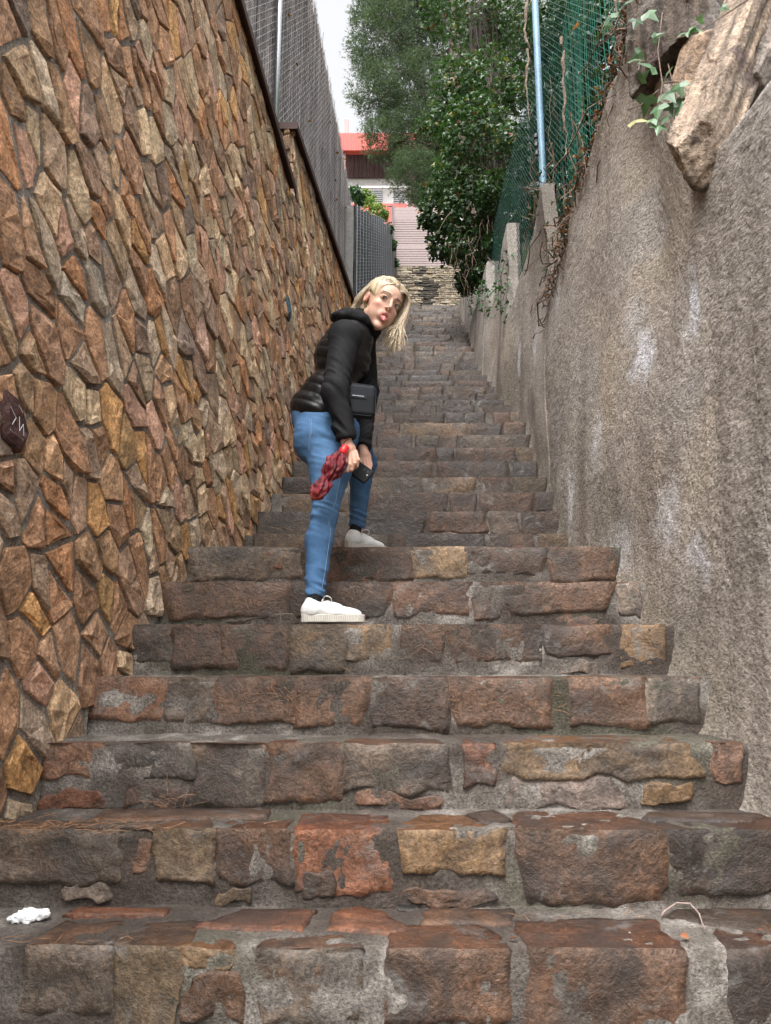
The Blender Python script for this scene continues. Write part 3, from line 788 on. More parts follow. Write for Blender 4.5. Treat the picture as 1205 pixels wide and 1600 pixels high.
# ================================================================ implicit-surface modelling (rocks, figure, clothing)
class Field:
    def __init__(self, xs, ys, zs):
        self.x, self.y, self.z = (np.asarray(a, np.float64) for a in (xs, ys, zs))
        self.D = np.full((len(xs), len(ys), len(zs)), .06, np.float32)
    @staticmethod
    def box(lo, hi, h):
        return Field(*[np.arange(l, u + h, h) for l, u in zip(lo, hi)])
    def _sub(self, lo, hi, m):
        sl = []; g = []
        for ax, l, u, dim in zip((self.x, self.y, self.z), lo, hi, range(3)):
            a = max(0, np.searchsorted(ax, l - m)); b = min(len(ax), np.searchsorted(ax, u + m))
            if b <= a: return None, None
            sl.append(slice(a, b)); sh = [1, 1, 1]; sh[dim] = b - a; g.append(ax[a:b].reshape(sh))
        return tuple(sl), g
    def put(self, fn, lo, hi, k=.01, op='u', m=.045):
        sl, g = self._sub(lo, hi, m)
        if sl is None: return
        d = fn(*g); A = self.D[sl]
        if op == 'u':
            h = np.clip(.5 + .5 * (A - d) / k, 0, 1); self.D[sl] = A * (1 - h) + d * h - k * h * (1 - h)
        elif op == 's':                       # subtract
            h = np.clip(.5 - .5 * (A + d) / k, 0, 1); self.D[sl] = A * (1 - h) - d * h + k * h * (1 - h)
        else:                                 # intersect
            h = np.clip(.5 - .5 * (A - d) / k, 0, 1); self.D[sl] = A * (1 - h) + d * h + k * h * (1 - h)
    def cone(self, a, b, ra, rb, k=.01, op='u'):
        a, b = np.asarray(a, float), np.asarray(b, float); ab = b - a; L = ab.dot(ab) + 1e-12; R = max(ra, rb)
        def fn(X, Y, Z):
            px, py, pz = X - a[0], Y - a[1], Z - a[2]
            t = np.clip((px * ab[0] + py * ab[1] + pz * ab[2]) / L, 0, 1)
            return np.sqrt((px - t * ab[0]) ** 2 + (py - t * ab[1]) ** 2 + (pz - t * ab[2]) ** 2) - (ra + (rb - ra) * t)
        self.put(fn, np.minimum(a, b) - R, np.maximum(a, b) + R, k, op)
    def ell(self, c, rad, R=None, k=.01, op='u'):
        c = np.asarray(c, float); R = np.eye(3) if R is None else np.asarray(R); r = np.asarray(rad, float)
        def fn(X, Y, Z):
            p = (X - c[0], Y - c[1], Z - c[2]); q = [R[0][i] * p[0] + R[1][i] * p[1] + R[2][i] * p[2] for i in range(3)]   # columns of R are the axes
            k0 = np.sqrt(sum((q[i] / r[i]) ** 2 for i in range(3))); k1 = np.sqrt(sum((q[i] / r[i] ** 2) ** 2 for i in range(3))) + 1e-9
            return k0 * (k0 - 1) / k1
        e = np.sqrt(((R * r) ** 2).sum(1))
        self.put(fn, c - e, c + e, k, op)
    def rbox(self, c, half, R=None, rr=.01, k=.005, op='u', warp=None):
        c = np.asarray(c, float); R = np.eye(3) if R is None else np.asarray(R); hf = np.asarray(half, float) - rr
        def fn(X, Y, Z):
            p = (X - c[0], Y - c[1], Z - c[2]); q = [R[0][i] * p[0] + R[1][i] * p[1] + R[2][i] * p[2] for i in range(3)]
            a = [np.abs(q[i]) - hf[i] for i in range(3)]
            return np.sqrt(sum(np.maximum(v, 0) ** 2 for v in a)) + np.minimum(np.maximum(np.maximum(a[0], a[1]), a[2]), 0) - rr
        e = np.abs(R * np.asarray(half)).sum(1)
        self.put(fn, c - e, c + e, k, op)
    def halfspace(self, p, n, k=.004, lo=None, hi=None):
        """keep the side n points away from"""
        p = np.asarray(p, float); n = np.asarray(n, float); n = n / np.linalg.norm(n)
        lo = (self.x[0], self.y[0], self.z[0]) if lo is None else lo; hi = (self.x[-1], self.y[-1], self.z[-1]) if hi is None else hi
        self.put(lambda X, Y, Z: (X - p[0]) * n[0] + (Y - p[1]) * n[1] + (Z - p[2]) * n[2], lo, hi, k, 'i', m=0)
    def surface(self):
        D = self.D; nx, ny, nz = D.shape; ids = []; pos = []; quads = []
        axs = (self.x, self.y, self.z)
        lin = lambda i, j, k: (i * ny + j) * nz + k
        for a in range(3):
            s0 = [slice(None)] * 3; s1 = [slice(None)] * 3; s0[a] = slice(0, -1); s1[a] = slice(1, None)
            A, B = D[tuple(s0)], D[tuple(s1)]
            I = np.argwhere((A < 0) != (B < 0))
            if not len(I): continue
            b, c = [(1, 2), (2, 0), (0, 1)][a]
            ok = (I[:, b] > 0) & (I[:, c] > 0) & (I[:, b] < D.shape[b] - 1) & (I[:, c] < D.shape[c] - 1); I = I[ok]
            va = A[tuple(I.T)].astype(float); J = I.copy(); J[:, a] += 1; vb = D[tuple(J.T)].astype(float)
            t = va / (va - vb); P = np.stack([axs[q][I[:, q]] for q in range(3)], -1)
            P[:, a] += t * (axs[a][J[:, a]] - axs[a][I[:, a]])
            cc = []
            for db, dc in ((0, 0), (-1, 0), (-1, -1), (0, -1)):
                K = I.copy(); K[:, b] += db; K[:, c] += dc; l = lin(K[:, 0], K[:, 1], K[:, 2]); cc.append(l); ids.append(l); pos.append(P)
            q = np.stack(cc, -1); fl = va < 0
            q[~fl] = q[~fl][:, ::-1]; quads.append(q)
        ids = np.concatenate(ids); pos = np.concatenate(pos); Q = np.concatenate(quads)
        u, inv = np.unique(ids, return_inverse=True); cnt = np.bincount(inv)
        V = np.stack([np.bincount(inv, pos[:, q]) / cnt for q in range(3)], -1)
        return V, np.searchsorted(u, Q)

def vnormals(V, Q):
    n = np.cross(V[Q[:, 2]] - V[Q[:, 0]], V[Q[:, 3]] - V[Q[:, 1]]); N_ = np.zeros_like(V)
    for k in range(4):
        for d in range(3): N_[:, d] += np.bincount(Q[:, k], n[:, d], len(V))
    return N_ / (np.linalg.norm(N_, axis=1)[:, None] + 1e-12)

def relax(V, Q, it=2, lam=.5):
    e = np.concatenate([Q[:, [0, 1]], Q[:, [1, 2]], Q[:, [2, 3]], Q[:, [3, 0]]]); n = len(V)
    deg = np.bincount(e[:, 0], minlength=n) + np.bincount(e[:, 1], minlength=n)
    for _ in range(it):
        S = np.stack([np.bincount(e[:, 0], V[e[:, 1], d], n) + np.bincount(e[:, 1], V[e[:, 0], d], n) for d in range(3)], -1)
        V = V + lam * (S / np.maximum(deg, 1)[:, None] - V)
    return V

def unit(v): v = np.asarray(v, float); return v / np.linalg.norm(v)
def frame(z, xhint):                          # matrix whose columns are x, y, z axes
    z = unit(z); x = np.asarray(xhint, float); x = unit(x - z * x.dot(z)); return np.stack([x, np.cross(z, x), z], -1)

# ================================================================ LEFT FENCE: brushwood screen behind chain link, on the wall
def XF(Y): return XL(Y) - .15
def fence_top(Y): return EYE + np.interp(Y, [0, 5.5, 6.73, 8.23, 9.14, 9.9], [6.95, 6.95, 6.88, 6.51, 6.24, 5.72])
def wall_top(Y): return capA(Y) if Y < Y_SPLIT else TOP_B
fence = tag(empty('screen_fence', (XF(5.3), 5.3, TOP_B)), 'grey-brown brushwood screen fence behind chain link on top of the stone wall', 'fence')
rf = np.random.default_rng(4)
mb = MB()
for k in range(1750):
    y = rf.uniform(2.2, 9.85); z0 = wall_top(y) - .02; z1 = fence_top(y) + rf.normal(0, .03)
    x = XF(y) - rf.uniform(.01, .05); n = 5; t = np.linspace(0, 1, n)
    P = np.stack([x + rf.normal(0, .004, n), y + rf.normal(0, .035) * t + rf.normal(0, .008, n), z0 + (z1 - z0) * t], -1)
    c = np.array((.27, .236, .228)) * rf.uniform(.5, 1.6)
    tube(mb, P, rf.uniform(.003, .0065), 3, col=c, cap=False)
for k in range(900):                          # side twigs
    y = rf.uniform(2.2, 9.85); z0 = wall_top(y); z = rf.uniform(z0, fence_top(y) + .04)
    P = np.array([(XF(y) - .01, y, z), (XF(y) + rf.uniform(-.01, .012), y + rf.normal(0, .05), z + rf.uniform(.06, .18))])
    tube(mb, P, .0025, 3, col=np.array((.27, .235, .225)) * rf.uniform(.6, 1.4), cap=False)
ysb = np.linspace(2.2, 9.85, 40)
for s in (0, 1):
    B = np.array([[(XF(y) - .05 - .012 * s, y, wall_top(y) - .05), (XF(y) - .05 - .012 * s, y, fence_top(y) - .03)] for y in ysb]).reshape(-1, 3)
    mb.add(B, quads=grid_faces(40, 2, s == 1), col=(.14, .12, .115))
tag(mb.build('brushwood', M_BARK, fence), kind='stuff')
def chain_link(mb, ya, yb, x_of, z0_of, z1_of, pitch, rad, col=None):
    """two families of slanting wires, woven"""
    for sgn in (1, -1):
        H = 4.0; k = int((yb - ya + H) / pitch)
        for q in range(k):
            yst = (ya - H if sgn > 0 else ya) + q * pitch
            P = []
            for s in np.arange(0, H, pitch * .5):
                y = yst + s if sgn > 0 else yst + H - s - 0.0
                if y < ya or y > yb: 
                    continue
                z = z0_of(ya) - .6 + s * 1.15
                if z < z0_of(y) or z > z1_of(y): continue
                P.append((x_of(y) + .003 * (1 if int(round(s / (pitch * .5))) % 2 else -1) * sgn, y, z))
            if len(P) > 1: tube(mb, P, rad, 3, col=col, cap=False)
mb = MB(); chain_link(mb, 2.4, 9.85, lambda y: XF(y) + .02, wall_top, lambda y: fence_top(y) - .05, .062, .0011)
tag(mb.build('chain_link', M_GALV, fence), kind='stuff')
for y, rr in ((5.26, .024), (2.6, .024)):
    mb = MB(); tube(mb, [(XF(y) + .045, y, wall_top(y) - .02), (XF(y) + .045, y + .02, fence_top(y) + .05)], rr, 10)
    tube(mb, [(XF(y) + .045, y, fence_top(y) - .1), (XF(y) + .045, y, fence_top(y) - .06)], rr * 1.25, 10)
    mb.build('post', M_GALV, fence, smooth=True)
mb = MB()
for k in range(26):                           # dead leaves caught in the screen
    y = rf.uniform(5.4, 8.8); z = rf.uniform(TOP_B + .2, fence_top(y)); s = rf.uniform(.02, .045)
    A = rf.normal(0, 1, 3); A /= np.linalg.norm(A); B = np.cross(A, (0, 0, 1)); p = np.array((XF(y) + .03, y, z))
    mb.add([p, p + A * s, p + A * s * .6 + B * s, p - A * s * .3 + B * s * .7], quads=[(0, 1, 2, 3)], col=np.array((.20, .10, .045)) * rf.uniform(.5, 1.3))
tag(mb.build('dead_leaves', M_LEAF, fence), kind='stuff')

# ================================================================ far left: rendered wall with square wire mesh rising with the stairs
def mesh_top(Y): return EYE + np.interp(Y, [8.3, 8.75, 11.75, 13, 14.4], [5.5, 5.77, 7.46, 8.05, 8.45])
gw = tag(empty('wire_mesh_wall', (XL(11) - .1, 11, stair_h(np.array([11.]))[0])), 'grey wall faced with square wire mesh at the far left of the stairs', 'wall')
ys = np.linspace(8.72, 14.38, 90); nz_ = 50
zb = stair_h(ys) - .2; zt = mesh_top(ys)
V = np.stack([np.repeat(XL(ys) - .03, nz_), np.repeat(ys, nz_), (zb[:, None] + (zt - zb)[:, None] * np.linspace(0, 1, nz_)).ravel()], -1)
V[:, 0] += .02 * fbm(V, 3, 3, 81)
cg = np.array((.10, .105, .115)) + (np.array((.075, .07, .066)) - np.array((.10, .105, .115))) * np.clip(fbm(V, (1, 2, .6), 3, 83) + (V[:, 1] - 12.3)[:] * .5, 0, 1)[:, None]
mb = MB(); mb.add(V, quads=grid_faces(90, nz_), col=cg)
tp = np.stack([np.stack([XL(ys) - .03, ys, zt], -1), np.stack([XL(ys) - .22, ys, zt], -1), np.stack([XL(ys) - .22, ys, zb], -1)], 1).reshape(-1, 3)
mb.add(tp, quads=grid_faces(90, 3), col=(.2, .19, .18))
for e in (0, -1): mb.add([(XL(ys[e]) - .03, ys[e], zb[e]), (XL(ys[e]) - .22, ys[e], zb[e]), (XL(ys[e]) - .22, ys[e], zt[e]), (XL(ys[e]) - .03, ys[e], zt[e])], quads=[(0, 1, 2, 3)], col=(.2, .19, .18))
mb.build('wall_body', M_MORTAR, gw, smooth=True)
mb = MB()
for y in np.arange(8.75, 13.2, .28):
    tube(mb, [(XL(y) + .012, y, stair_h(np.array([y]))[0]), (XL(y) + .012, y, mesh_top(y) + .02)], .0058, 3, cap=False)
for q in np.arange(0, 3.4, .05):
    P = [(XL(y) + .014 + .004 * math.sin(y * 9 + q), y, mesh_top(y) - q) for y in np.linspace(8.75, 13.2, 14)]
    tube(mb, P, .0030, 3, cap=False)
tag(mb.build('wire_mesh', plain('dull_wire', (.24, .255, .275), .7, 0, 40, .4, bump_s=0), gw), kind='stuff')

# ================================================================ top of the stairs: ledge-stone wall, slatted gate, rail
YG = 14.5
lw = tag(empty('ledgestone_wall', (.9, YG, EYE + 6.95)), 'low wall of thin cream ledge stones at the top of the stairs', 'wall')
mb = MB(); z0, z1 = EYE + 6.5, EYE + 8.14
box(mb, (.95, YG + .17, (z0 + z1) / 2), (1.9, .3, z1 - z0), col=(.10, .085, .07)); mb.build('mortar', M_MORTAR, lw)
r = random.Random(3); z = z0 + .3
LP = [(.27, .22, .155), (.31, .26, .185), (.22, .175, .12), (.34, .29, .215), (.25, .21, .16), (.18, .15, .11)]
while z < z1 - .02:
    h = r.uniform(.038, .062); x = .05 + r.uniform(-.1, 0)
    while x < 1.9:
        w = r.uniform(.1, .3)
        c = np.array(r.choice(LP)) * r.uniform(.75, 1.1)
        sx = x + w / 2
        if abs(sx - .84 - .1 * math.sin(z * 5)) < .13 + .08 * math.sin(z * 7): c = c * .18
        x0, x1 = max(x, .05), min(x + w, 1.9)
        if x1 - x0 > .04:
            o = [(x0 + .004, z + .004), ((x0 + x1) / 2, z + .003 + r.uniform(0, .006)), (x1 - .004, z + .004), (x1 - .005, z + h - .004), ((x0 + x1) / 2, z + h - r.uniform(0, .008)), (x0 + .005, z + h - .004)]
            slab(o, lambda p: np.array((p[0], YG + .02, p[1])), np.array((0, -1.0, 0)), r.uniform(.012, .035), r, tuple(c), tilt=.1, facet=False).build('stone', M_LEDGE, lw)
        x += w
    z += h
M_SLAT = plain('slat_paint', (.25, .19, .185), .6, 0, 25, .3)
gate = tag(empty('slatted_screen', (.75, YG + .1, EYE + 8.14)), 'mauve horizontal slat screen above the cream ledge-stone wall', 'screen')
z = EYE + 8.17
k = 0
while z < EYE + 9.56:
    h = .056 if k != 7 else .14
    if z > EYE + 9.22: h = .075
    mb = MB(); box(mb, (.77, YG + .08, z + h / 2), (1.16, .018, h - (.012 if z < EYE + 9.22 else .003))); mb.build('slat', M_SLAT, gate)
    z += h; k += 1
for x in (.2, 1.34):
    mb = MB(); box(mb, (x, YG + .105, EYE + 8.87), (.045, .03, 1.46)); mb.build('post', plain('gate_post', (.075, .07, .072), .5, .3), gate)
rail = tag(empty('handrail', (.1, YG - .1, EYE + 8.4)), 'short dark metal handrail beside the slat screen', 'railing')
for x, zt_ in ((.045, 9.48), (.15, 9.5)):
    mb = MB(); tube(mb, [(x, YG - .1, EYE + 8.3), (x, YG - .1, EYE + zt_)], .016, 8); mb.build('post', MATS['gate_post'], rail, smooth=True)
for q in (9.48, 9.1, 8.75):
    mb = MB(); tube(mb, [(.03, YG - .1, EYE + q), (.165, YG - .1, EYE + q)], .013, 8); mb.build('bar', MATS['gate_post'], rail, smooth=True)
pl = MB(); box(pl, (.09, YG - .02, EYE + 7.4), (.17, .2, 2.0), col=(.20, .17, .13)); 
tag(pl.build('pillar', M_MORTAR), 'narrow stone pillar at the left end of the ledge-stone wall', 'pillar')

# ================================================================ house on the hill
YB = 26.0
house = tag(empty('house', (1, YB + 2, EYE + 14)), 'modern house with coral red fascia and dark timber band above the stairs', 'house')
M_RED = plain('coral_red_paint', (.60, .095, .075), .6, 0, 3, .2, bump_s=0)
M_WOODB = plain('dark_timber', (.065, .027, .026), .55, 0, 6, .4, bump_s=.1)
M_WHITE = plain('white_render', (.62, .62, .62), .8, 0, 8, .15)
M_PINKC = plain('pink_render', (.50, .30, .30), .8, 0, 8, .2)
M_DARKW = plain('dark_glass', (.03, .033, .04), .1, 0, 8, .2, bump_s=0)
def hz(v): return at(602, v, YB)[2]
def hx(u, v): return at(u, v, YB)[0]
xl_, xr_ = hx(522, 220), 5.2
def wallbox(name, mat, x0, x1, z0, z1, y=YB, th=.3, par=None):
    if y < YB: q = y / YB; x0, x1, z0, z1 = x0 * q, x1 * q, EYE + (z0 - EYE) * q, EYE + (z1 - EYE) * q
    mb = MB(); box(mb, ((x0 + x1) / 2, y + th / 2, (z0 + z1) / 2), (x1 - x0, th, z1 - z0)); return mb.build(name, mat, par or house)
fa = wallbox('fascia', M_RED, xl_, xr_, hz(235), hz(208), YB - .9, .25)
mb = MB()
for x in np.arange(xl_ + .03, xr_, .105): box(mb, (x * .966, YB - .915, EYE + ((hz(235) + hz(208)) / 2 - EYE) * .9654), (.03, .03, (hz(208) - hz(235)) * .96))
tag(mb.build('ribs', M_RED, fa), kind='stuff')
wallbox('roof_slab', M_RED, xl_, xr_, hz(212), hz(208) - .02, YB - .65, 8)
for k, x in enumerate(np.arange(hx(541, 255), xr_ - .1, .16)):
    if x > 3.2: break
    wallbox('board', M_WOODB, x + .004, x + .152, hz(277), hz(235) + .05, YB + .004 * (k % 3), .06)
wallbox('wall', M_WHITE, hx(541, 300), xr_, hz(345) - 4, hz(235), YB + .1, .3)
wallbox('side_wall', M_WHITE, hx(541, 300), hx(541, 300) + .3, hz(345) - 4, hz(235), YB + .41, 6)
wallbox('column', M_PINKC, hx(532.5, 260), hx(540, 260), hz(345) - 4, hz(235), YB - .75, .2)
wallbox('parapet', M_RED, hx(541, 330), hx(636, 330), hz(342) - 1.5, hz(318), YB - .6, .15)
for u0, u1 in ((578, 600), (613, 634)):
    fr = wallbox('window', M_WHITE, hx(u0, 305), hx(u1, 305), hz(318), hz(294), YB + .06, .05)
    wallbox('pane', M_DARKW, hx(u0, 305) + .05, hx(u1, 305) - .05, hz(318) + .05, hz(294) - .04, YB + .045, .02, fr)
    for z in np.arange(hz(317), hz(296), .085):
        wallbox('louvre', plain('louvre', (.32, .33, .34), .5, .2) if 'louvre' not in MATS else MATS['louvre'], hx(u0, 305) + .05, hx(u1, 305) - .05, z, z + .045, YB + .02, .02, fr)
wallbox('awning_rail', M_WHITE, hx(541, 291), hx(700, 291), hz(293.5), hz(290.5), YB - .55, .06)
for u in (635, 650): wallbox('rail_post', M_WHITE, hx(u, 305), hx(u + 2, 305), hz(320), hz(291), YB - .5, .06)
wallbox('pier', M_PINKC, hx(640, 300), hx(648, 300), hz(330), hz(262), YB - .3, .2)
ch = MB(); box(ch, (hx(538, 195), YB + 1.5, hz(195) + .45), (.17, .2, 1.9)); ch.build('chimney', M_PINKC, house)

# ================================================================ RIGHT FENCE: green chain link with strips of screening, blue post
def XG(Y): return 1.40 + .004 * Y
def sect_top(Y):
    for (ya, yb, ta, tb, sb, th) in SECT[::-1]:
        if ya <= Y: return EYE + ta + (tb - ta) * min(1, (Y - ya) / (yb - ya))
    return EYE
gf = tag(empty('green_fence', (XG(5), 5, EYE + 3)), 'green chain-link fence with turquoise screening strips above the right wall', 'fence')
mb = MB(); rg = np.random.default_rng(8)
y = 3.05
while y < 7.9:
    w = rg.uniform(.026, .034); z0 = sect_top(y) - .15; z1 = EYE + 5.3 + .2 * math.sin(y)
    if rg.random() < (.16 if y < 5.7 else .35): y += w; continue
    zz = np.linspace(z0, z1, 12); xo = XG(y) + .035 + .02 * math.sin(y * 5) + .01 * np.sin(zz * 3 + y * 7)
    yo = y + .006 * np.sin(zz * 5 + y * 20)
    V = np.stack([np.stack([xo, yo, zz], -1), np.stack([xo + .006, yo + w, zz], -1)], 1).reshape(-1, 3)
    V = np.vstack([V, V + np.array((.0015, 0, 0))])
    tc = np.array((.05, .34, .31)) * rg.uniform(.5, 1.35) if y < 5.6 else np.array((.016, .17, .14)) * rg.uniform(.5, 1.2)
    g = grid_faces(12, 2); mb.add(V, quads=np.vstack([g, g[:, ::-1] + 24]), col=tc)
    y += w + .004
M_STRIP = leaf_material('green_strip', .45, .3, .4)
tag(mb.build('screening', M_STRIP, gf), kind='stuff')
mb = MB(); chain_link(mb, 2.95, 9.6, lambda y: XG(y), sect_top, lambda y: EYE + 5.6, .055, .0019)
M_GREENW = plain('green_wire', (.012, .075, .06), .5, 0, 20, .2, bump_s=0)
tag(mb.build('chain_link', M_GREENW, gf), kind='stuff')
mb = MB()
pb, pt = at(850, 372, 5.75), at(822, -60, 5.85)
pz = np.linspace(0, 1, 22); P = pb + (pt - pb) * pz[:, None]; P[:, 0] = np.linspace(XG(5.7) - .05, XG(5.7) - .03, 22)
tube(mb, P, .031, 12, col=np.array((.15, .265, .36)))
bp = mb.build('post', M_BLUE, gf, smooth=True); bp['label'] = 'pale blue painted steel post'
for q in (.28, .31, .34):
    mb = MB(); c_ = pb + (pt - pb) * q; c_[0] = XG(5.7) - .09; tube(mb, [c_, c_ + (.003, -.002, .035)], .02, 8); mb.build('clamp', MATS['gate_post'], bp)
if 0: mb = MB(); tube(mb, [(XG(9) - .02, 9.1, EYE + 4.4), (XG(9) - .02, 9.1, EYE + 7.2)], .03, 10, col=(.1, .2, .3)); mb.build('post', M_BLUE, gf, smooth=True)

# ================================================================ foliage tools
LEAF_T = np.array([(0, 0, 0), (.42, .10, -.07), (.36, .52, -.06), (0, 1, -.02), (-.36, .52, -.06), (-.42, .10, -.07), (0, .45, .05)])
LEAF_F = np.array([(0, 1, 2, 6), (6, 2, 3, 4), (0, 6, 4, 5)])
IVY_T = np.array([(0, 0, 0), (.30, -.10, -.05), (.55, .22, -.10), (.24, .36, 0), (0, 1, -.12), (-.24, .36, 0), (-.55, .22, -.10), (-.30, -.10, -.05), (0, .3, .06)])
IVY_F = np.array([(0, 1, 2, 8), (8, 2, 3, 4), (8, 4, 5, 6), (0, 8, 6, 7)])
def scatter_leaves(mb, P, outward, size, cols, rg, T=LEAF_T, F=LEAF_F, droop=.5, up=.55, rnd=.6):
    n = len(P)
    nrm = outward * .6 + np.array((0, 0, up)) + rg.normal(0, rnd, (n, 3)); nrm /= np.linalg.norm(nrm, axis=1)[:, None]
    tip = outward * .4 + rg.normal(0, .7, (n, 3)) - np.array((0, 0, droop)); tip -= nrm * (tip * nrm).sum(1)[:, None]; tip /= np.linalg.norm(tip, axis=1)[:, None] + 1e-9
    sid = np.cross(tip, nrm); s = np.asarray(size).reshape(-1, 1, 1)
    V = P[:, None, :] + s * (T[None, :, 0:1] * sid[:, None, :] + T[None, :, 1:2] * tip[:, None, :] + T[None, :, 2:3] * nrm[:, None, :])
    k = len(T); Fq = (F[None] + (np.arange(n) * k)[:, None, None]).reshape(-1, 4)
    C = np.repeat(cols, k, 0)
    mb.add(V.reshape(-1, 3), quads=Fq, col=C)
def clump_points(rg, c, rad, n, shell=.45):
    d = rg.normal(0, 1, (n, 3)); d /= np.linalg.norm(d, axis=1)[:, None]
    rr = (rg.uniform(shell ** 3, 1, n) ** (1 / 3)) * (1 + .18 * vnoise(d * 2.3 + np.asarray(c), 1.6, 5))
    return np.asarray(c) + d * rr[:, None] * np.asarray(rad), d
def branchy(mb, a, b, ra, rb, rg, col, n=7, wob=.05, sides=7):
    t = np.linspace(0, 1, n); P = np.asarray(a) + (np.asarray(b) - np.asarray(a)) * t[:, None] + rg.normal(0, wob, (n, 3)) * (np.sin(t * math.pi))[:, None]
    tube(mb, P, ra + (rb - ra) * t, sides, col=col)

# ---- ivy-clad tree over the right wall
rg = np.random.default_rng(12)
tree = tag(empty('ivy_tree', (1.75, 9.8, EYE + 4.9)), 'ivy-smothered tree with glossy dark leaves overhanging the right wall', 'tree')
mb = MB()
tb_, tt_ = np.array((1.62, 9.9, EYE + 4.6)), at(748, -90, 9.9)
branchy(mb, tb_, tt_, .22, .17, rg, (.05, .04, .033), 10, .06, 10)
for k in range(46):                            # clinging stems
    t = np.linspace(0, 1, 14); a0 = rg.uniform(0, 6.28); P = tb_ + (tt_ - tb_) * t[:, None]
    a = a0 + rg.uniform(-1, 1) * t * 2; P = P + .21 * np.stack([np.cos(a), np.sin(a), 0 * a], -1) + rg.normal(0, .02, (14, 3))
    tube(mb, P, rg.uniform(.006, .02), 4, col=np.array((.07, .055, .045)) * rg.uniform(.5, 1.4), cap=False)
for u, v, D in ((690, 150, 9.3), (700, 250, 9.4), (800, 120, 9.2), (690, 20, 10.2), (720, 330, 9.6), (780, 260, 8.9)):
    branchy(mb, tb_ + (tt_ - tb_) * rg.uniform(.3, .7), at(u, v, D), .05, .015, rg, (.06, .048, .04), 6, .08, 5)
mb.build('trunk', M_BARK, tree, smooth=True)
CL = [(745, 40, 9.9, 62, 460), (800, 22, 9.6, 46, 300), (690, 8, 10.3, 40, 320), (715, 135, 9.5, 44, 420), (765, 130, 9.2, 52, 460), (694, 190, 9.6, 34, 260), (662, 196, 9.8, 14, 45), (740, 205, 9.1, 54, 560), (795, 220, 8.7, 28, 220),
      (716, 272, 9.5, 44, 460), (690, 322, 10.0, 38, 420), (735, 320, 9.4, 48, 560), (698, 378, 10.2, 34, 420), (735, 385, 9.6, 40, 460), (728, 440, 10.0, 20, 210), (752, 430, 9.5, 18, 150), (772, 300, 8.9, 30, 260), (668, 345, 10.2, 14, 90), (775, 380, 9.1, 18, 120), (810, 150, 9.0, 26, 160)]
mb = MB()
for u, v, D, rp, n in CL:
    c = at(u, v, D); rad = rp / pxm(D, c[2])
    P, d = clump_points(rg, c, (rad, rad * 1.2, rad), int(n * 2.0), .35)
    lig = rg.uniform(0, 1, len(P))[:, None]
    cols = np.array((.018, .046, .016)) * (1 - lig) + np.array((.055, .115, .032)) * lig
    yl = rg.random(len(P)) < .03; cols[yl] = (.22, .20, .06); br = rg.random(len(P)) < .018; cols[br] = (.16, .07, .03)
    if v > 290: cols *= .8
    scatter_leaves(mb, P, d, rg.uniform(.035, .085, len(P)), cols, rg, IVY_T if u > 700 else LEAF_T, IVY_F if u > 700 else LEAF_F)
tag(mb.build('crown', M_LEAF, tree), kind='stuff')
mb = MB()                                     # bare hanging twigs inside
for k in range(90):
    a = at(rg.uniform(700, 790), rg.uniform(200, 420), rg.uniform(8.9, 9.8)); b = a + rg.normal(0, .12, 3) + (0, 0, -rg.uniform(.15, .5))
    branchy(mb, a, b, .006, .003, rg, np.array((.15, .10, .075)) * rg.uniform(.5, 1.3), 5, .03, 3)
tag(mb.build('twigs', M_BARK, tree), kind='stuff')
# ivy trailing down the wall
mb = MB(); sm = MB()
iv = tag(empty('trailing_ivy', (1.25, 8.9, EYE + 4.4)), 'thin trails of ivy hanging down the far right walls', 'ivy')
for u, v0, v1, D in ((781, 430, 492, 7.25), (785, 400, 470, 7.28), (752, 440, 480, 8.85), (760, 450, 486, 8.8), (735, 455, 490, 10.5), (722, 440, 474, 12)):
    P = np.array([at(u + 3 * math.sin(q * 1.3), v0 + (v1 - v0) * q / 7, D) for q in range(8)]); tube(sm, P, .004, 4, col=(.07, .06, .04), cap=False)
    Q = P[rg.integers(0, 8, 34)] + rg.normal(0, .05, (34, 3)) * (1, .5, 1)
    scatter_leaves(mb, Q, np.tile((-.6, -.7, 0), (34, 1)), rg.uniform(.03, .065, 34), np.array((.03, .08, .025)) * rg.uniform(.6, 1.6, (34, 1)), rg, IVY_T, IVY_F)
tag(mb.build('foliage', M_LEAF, iv), kind='stuff'); tag(sm.build('stems', M_BARK, iv), kind='stuff')

# ---- pine in front of the house
rg = np.random.default_rng(21)
pine = tag(empty('pine_tree', (2.6, 19, ground_h(np.array([2.6]), np.array([19.]))[0])), 'tall soft-needled pine tree in front of the red and white house', 'tree')
mb = MB(); pb = np.array(pine.location); pb[2] -= .3; ptop = at(690, -140, 19)
branchy(mb, pb, ptop, .24, .10, rg, (.10, .07, .055), 12, .12, 10)
CP = [(600, 60, 19, 58), (640, 30, 19.5, 60), (590, 150, 18.6, 46), (640, 140, 19, 60), (600, 215, 18.4, 38), (650, 215, 18.8, 52), (645, 275, 18.2, 40), (690, 200, 19.5, 60), (680, 290, 18.6, 40), (690, 80, 20, 70), (572, 22, 19, 24), (575, 100, 18.8, 26), (640, -30, 19.5, 60), (590, -20, 19.2, 36),
      (760, 60, 21, 80), (830, 90, 21, 70), (880, 40, 21, 60), (740, 200, 21, 60), (720, 300, 20, 40), (662, 305, 18, 22), (820, 250, 21, 60), (880, 180, 20, 60)]
nd = MB()
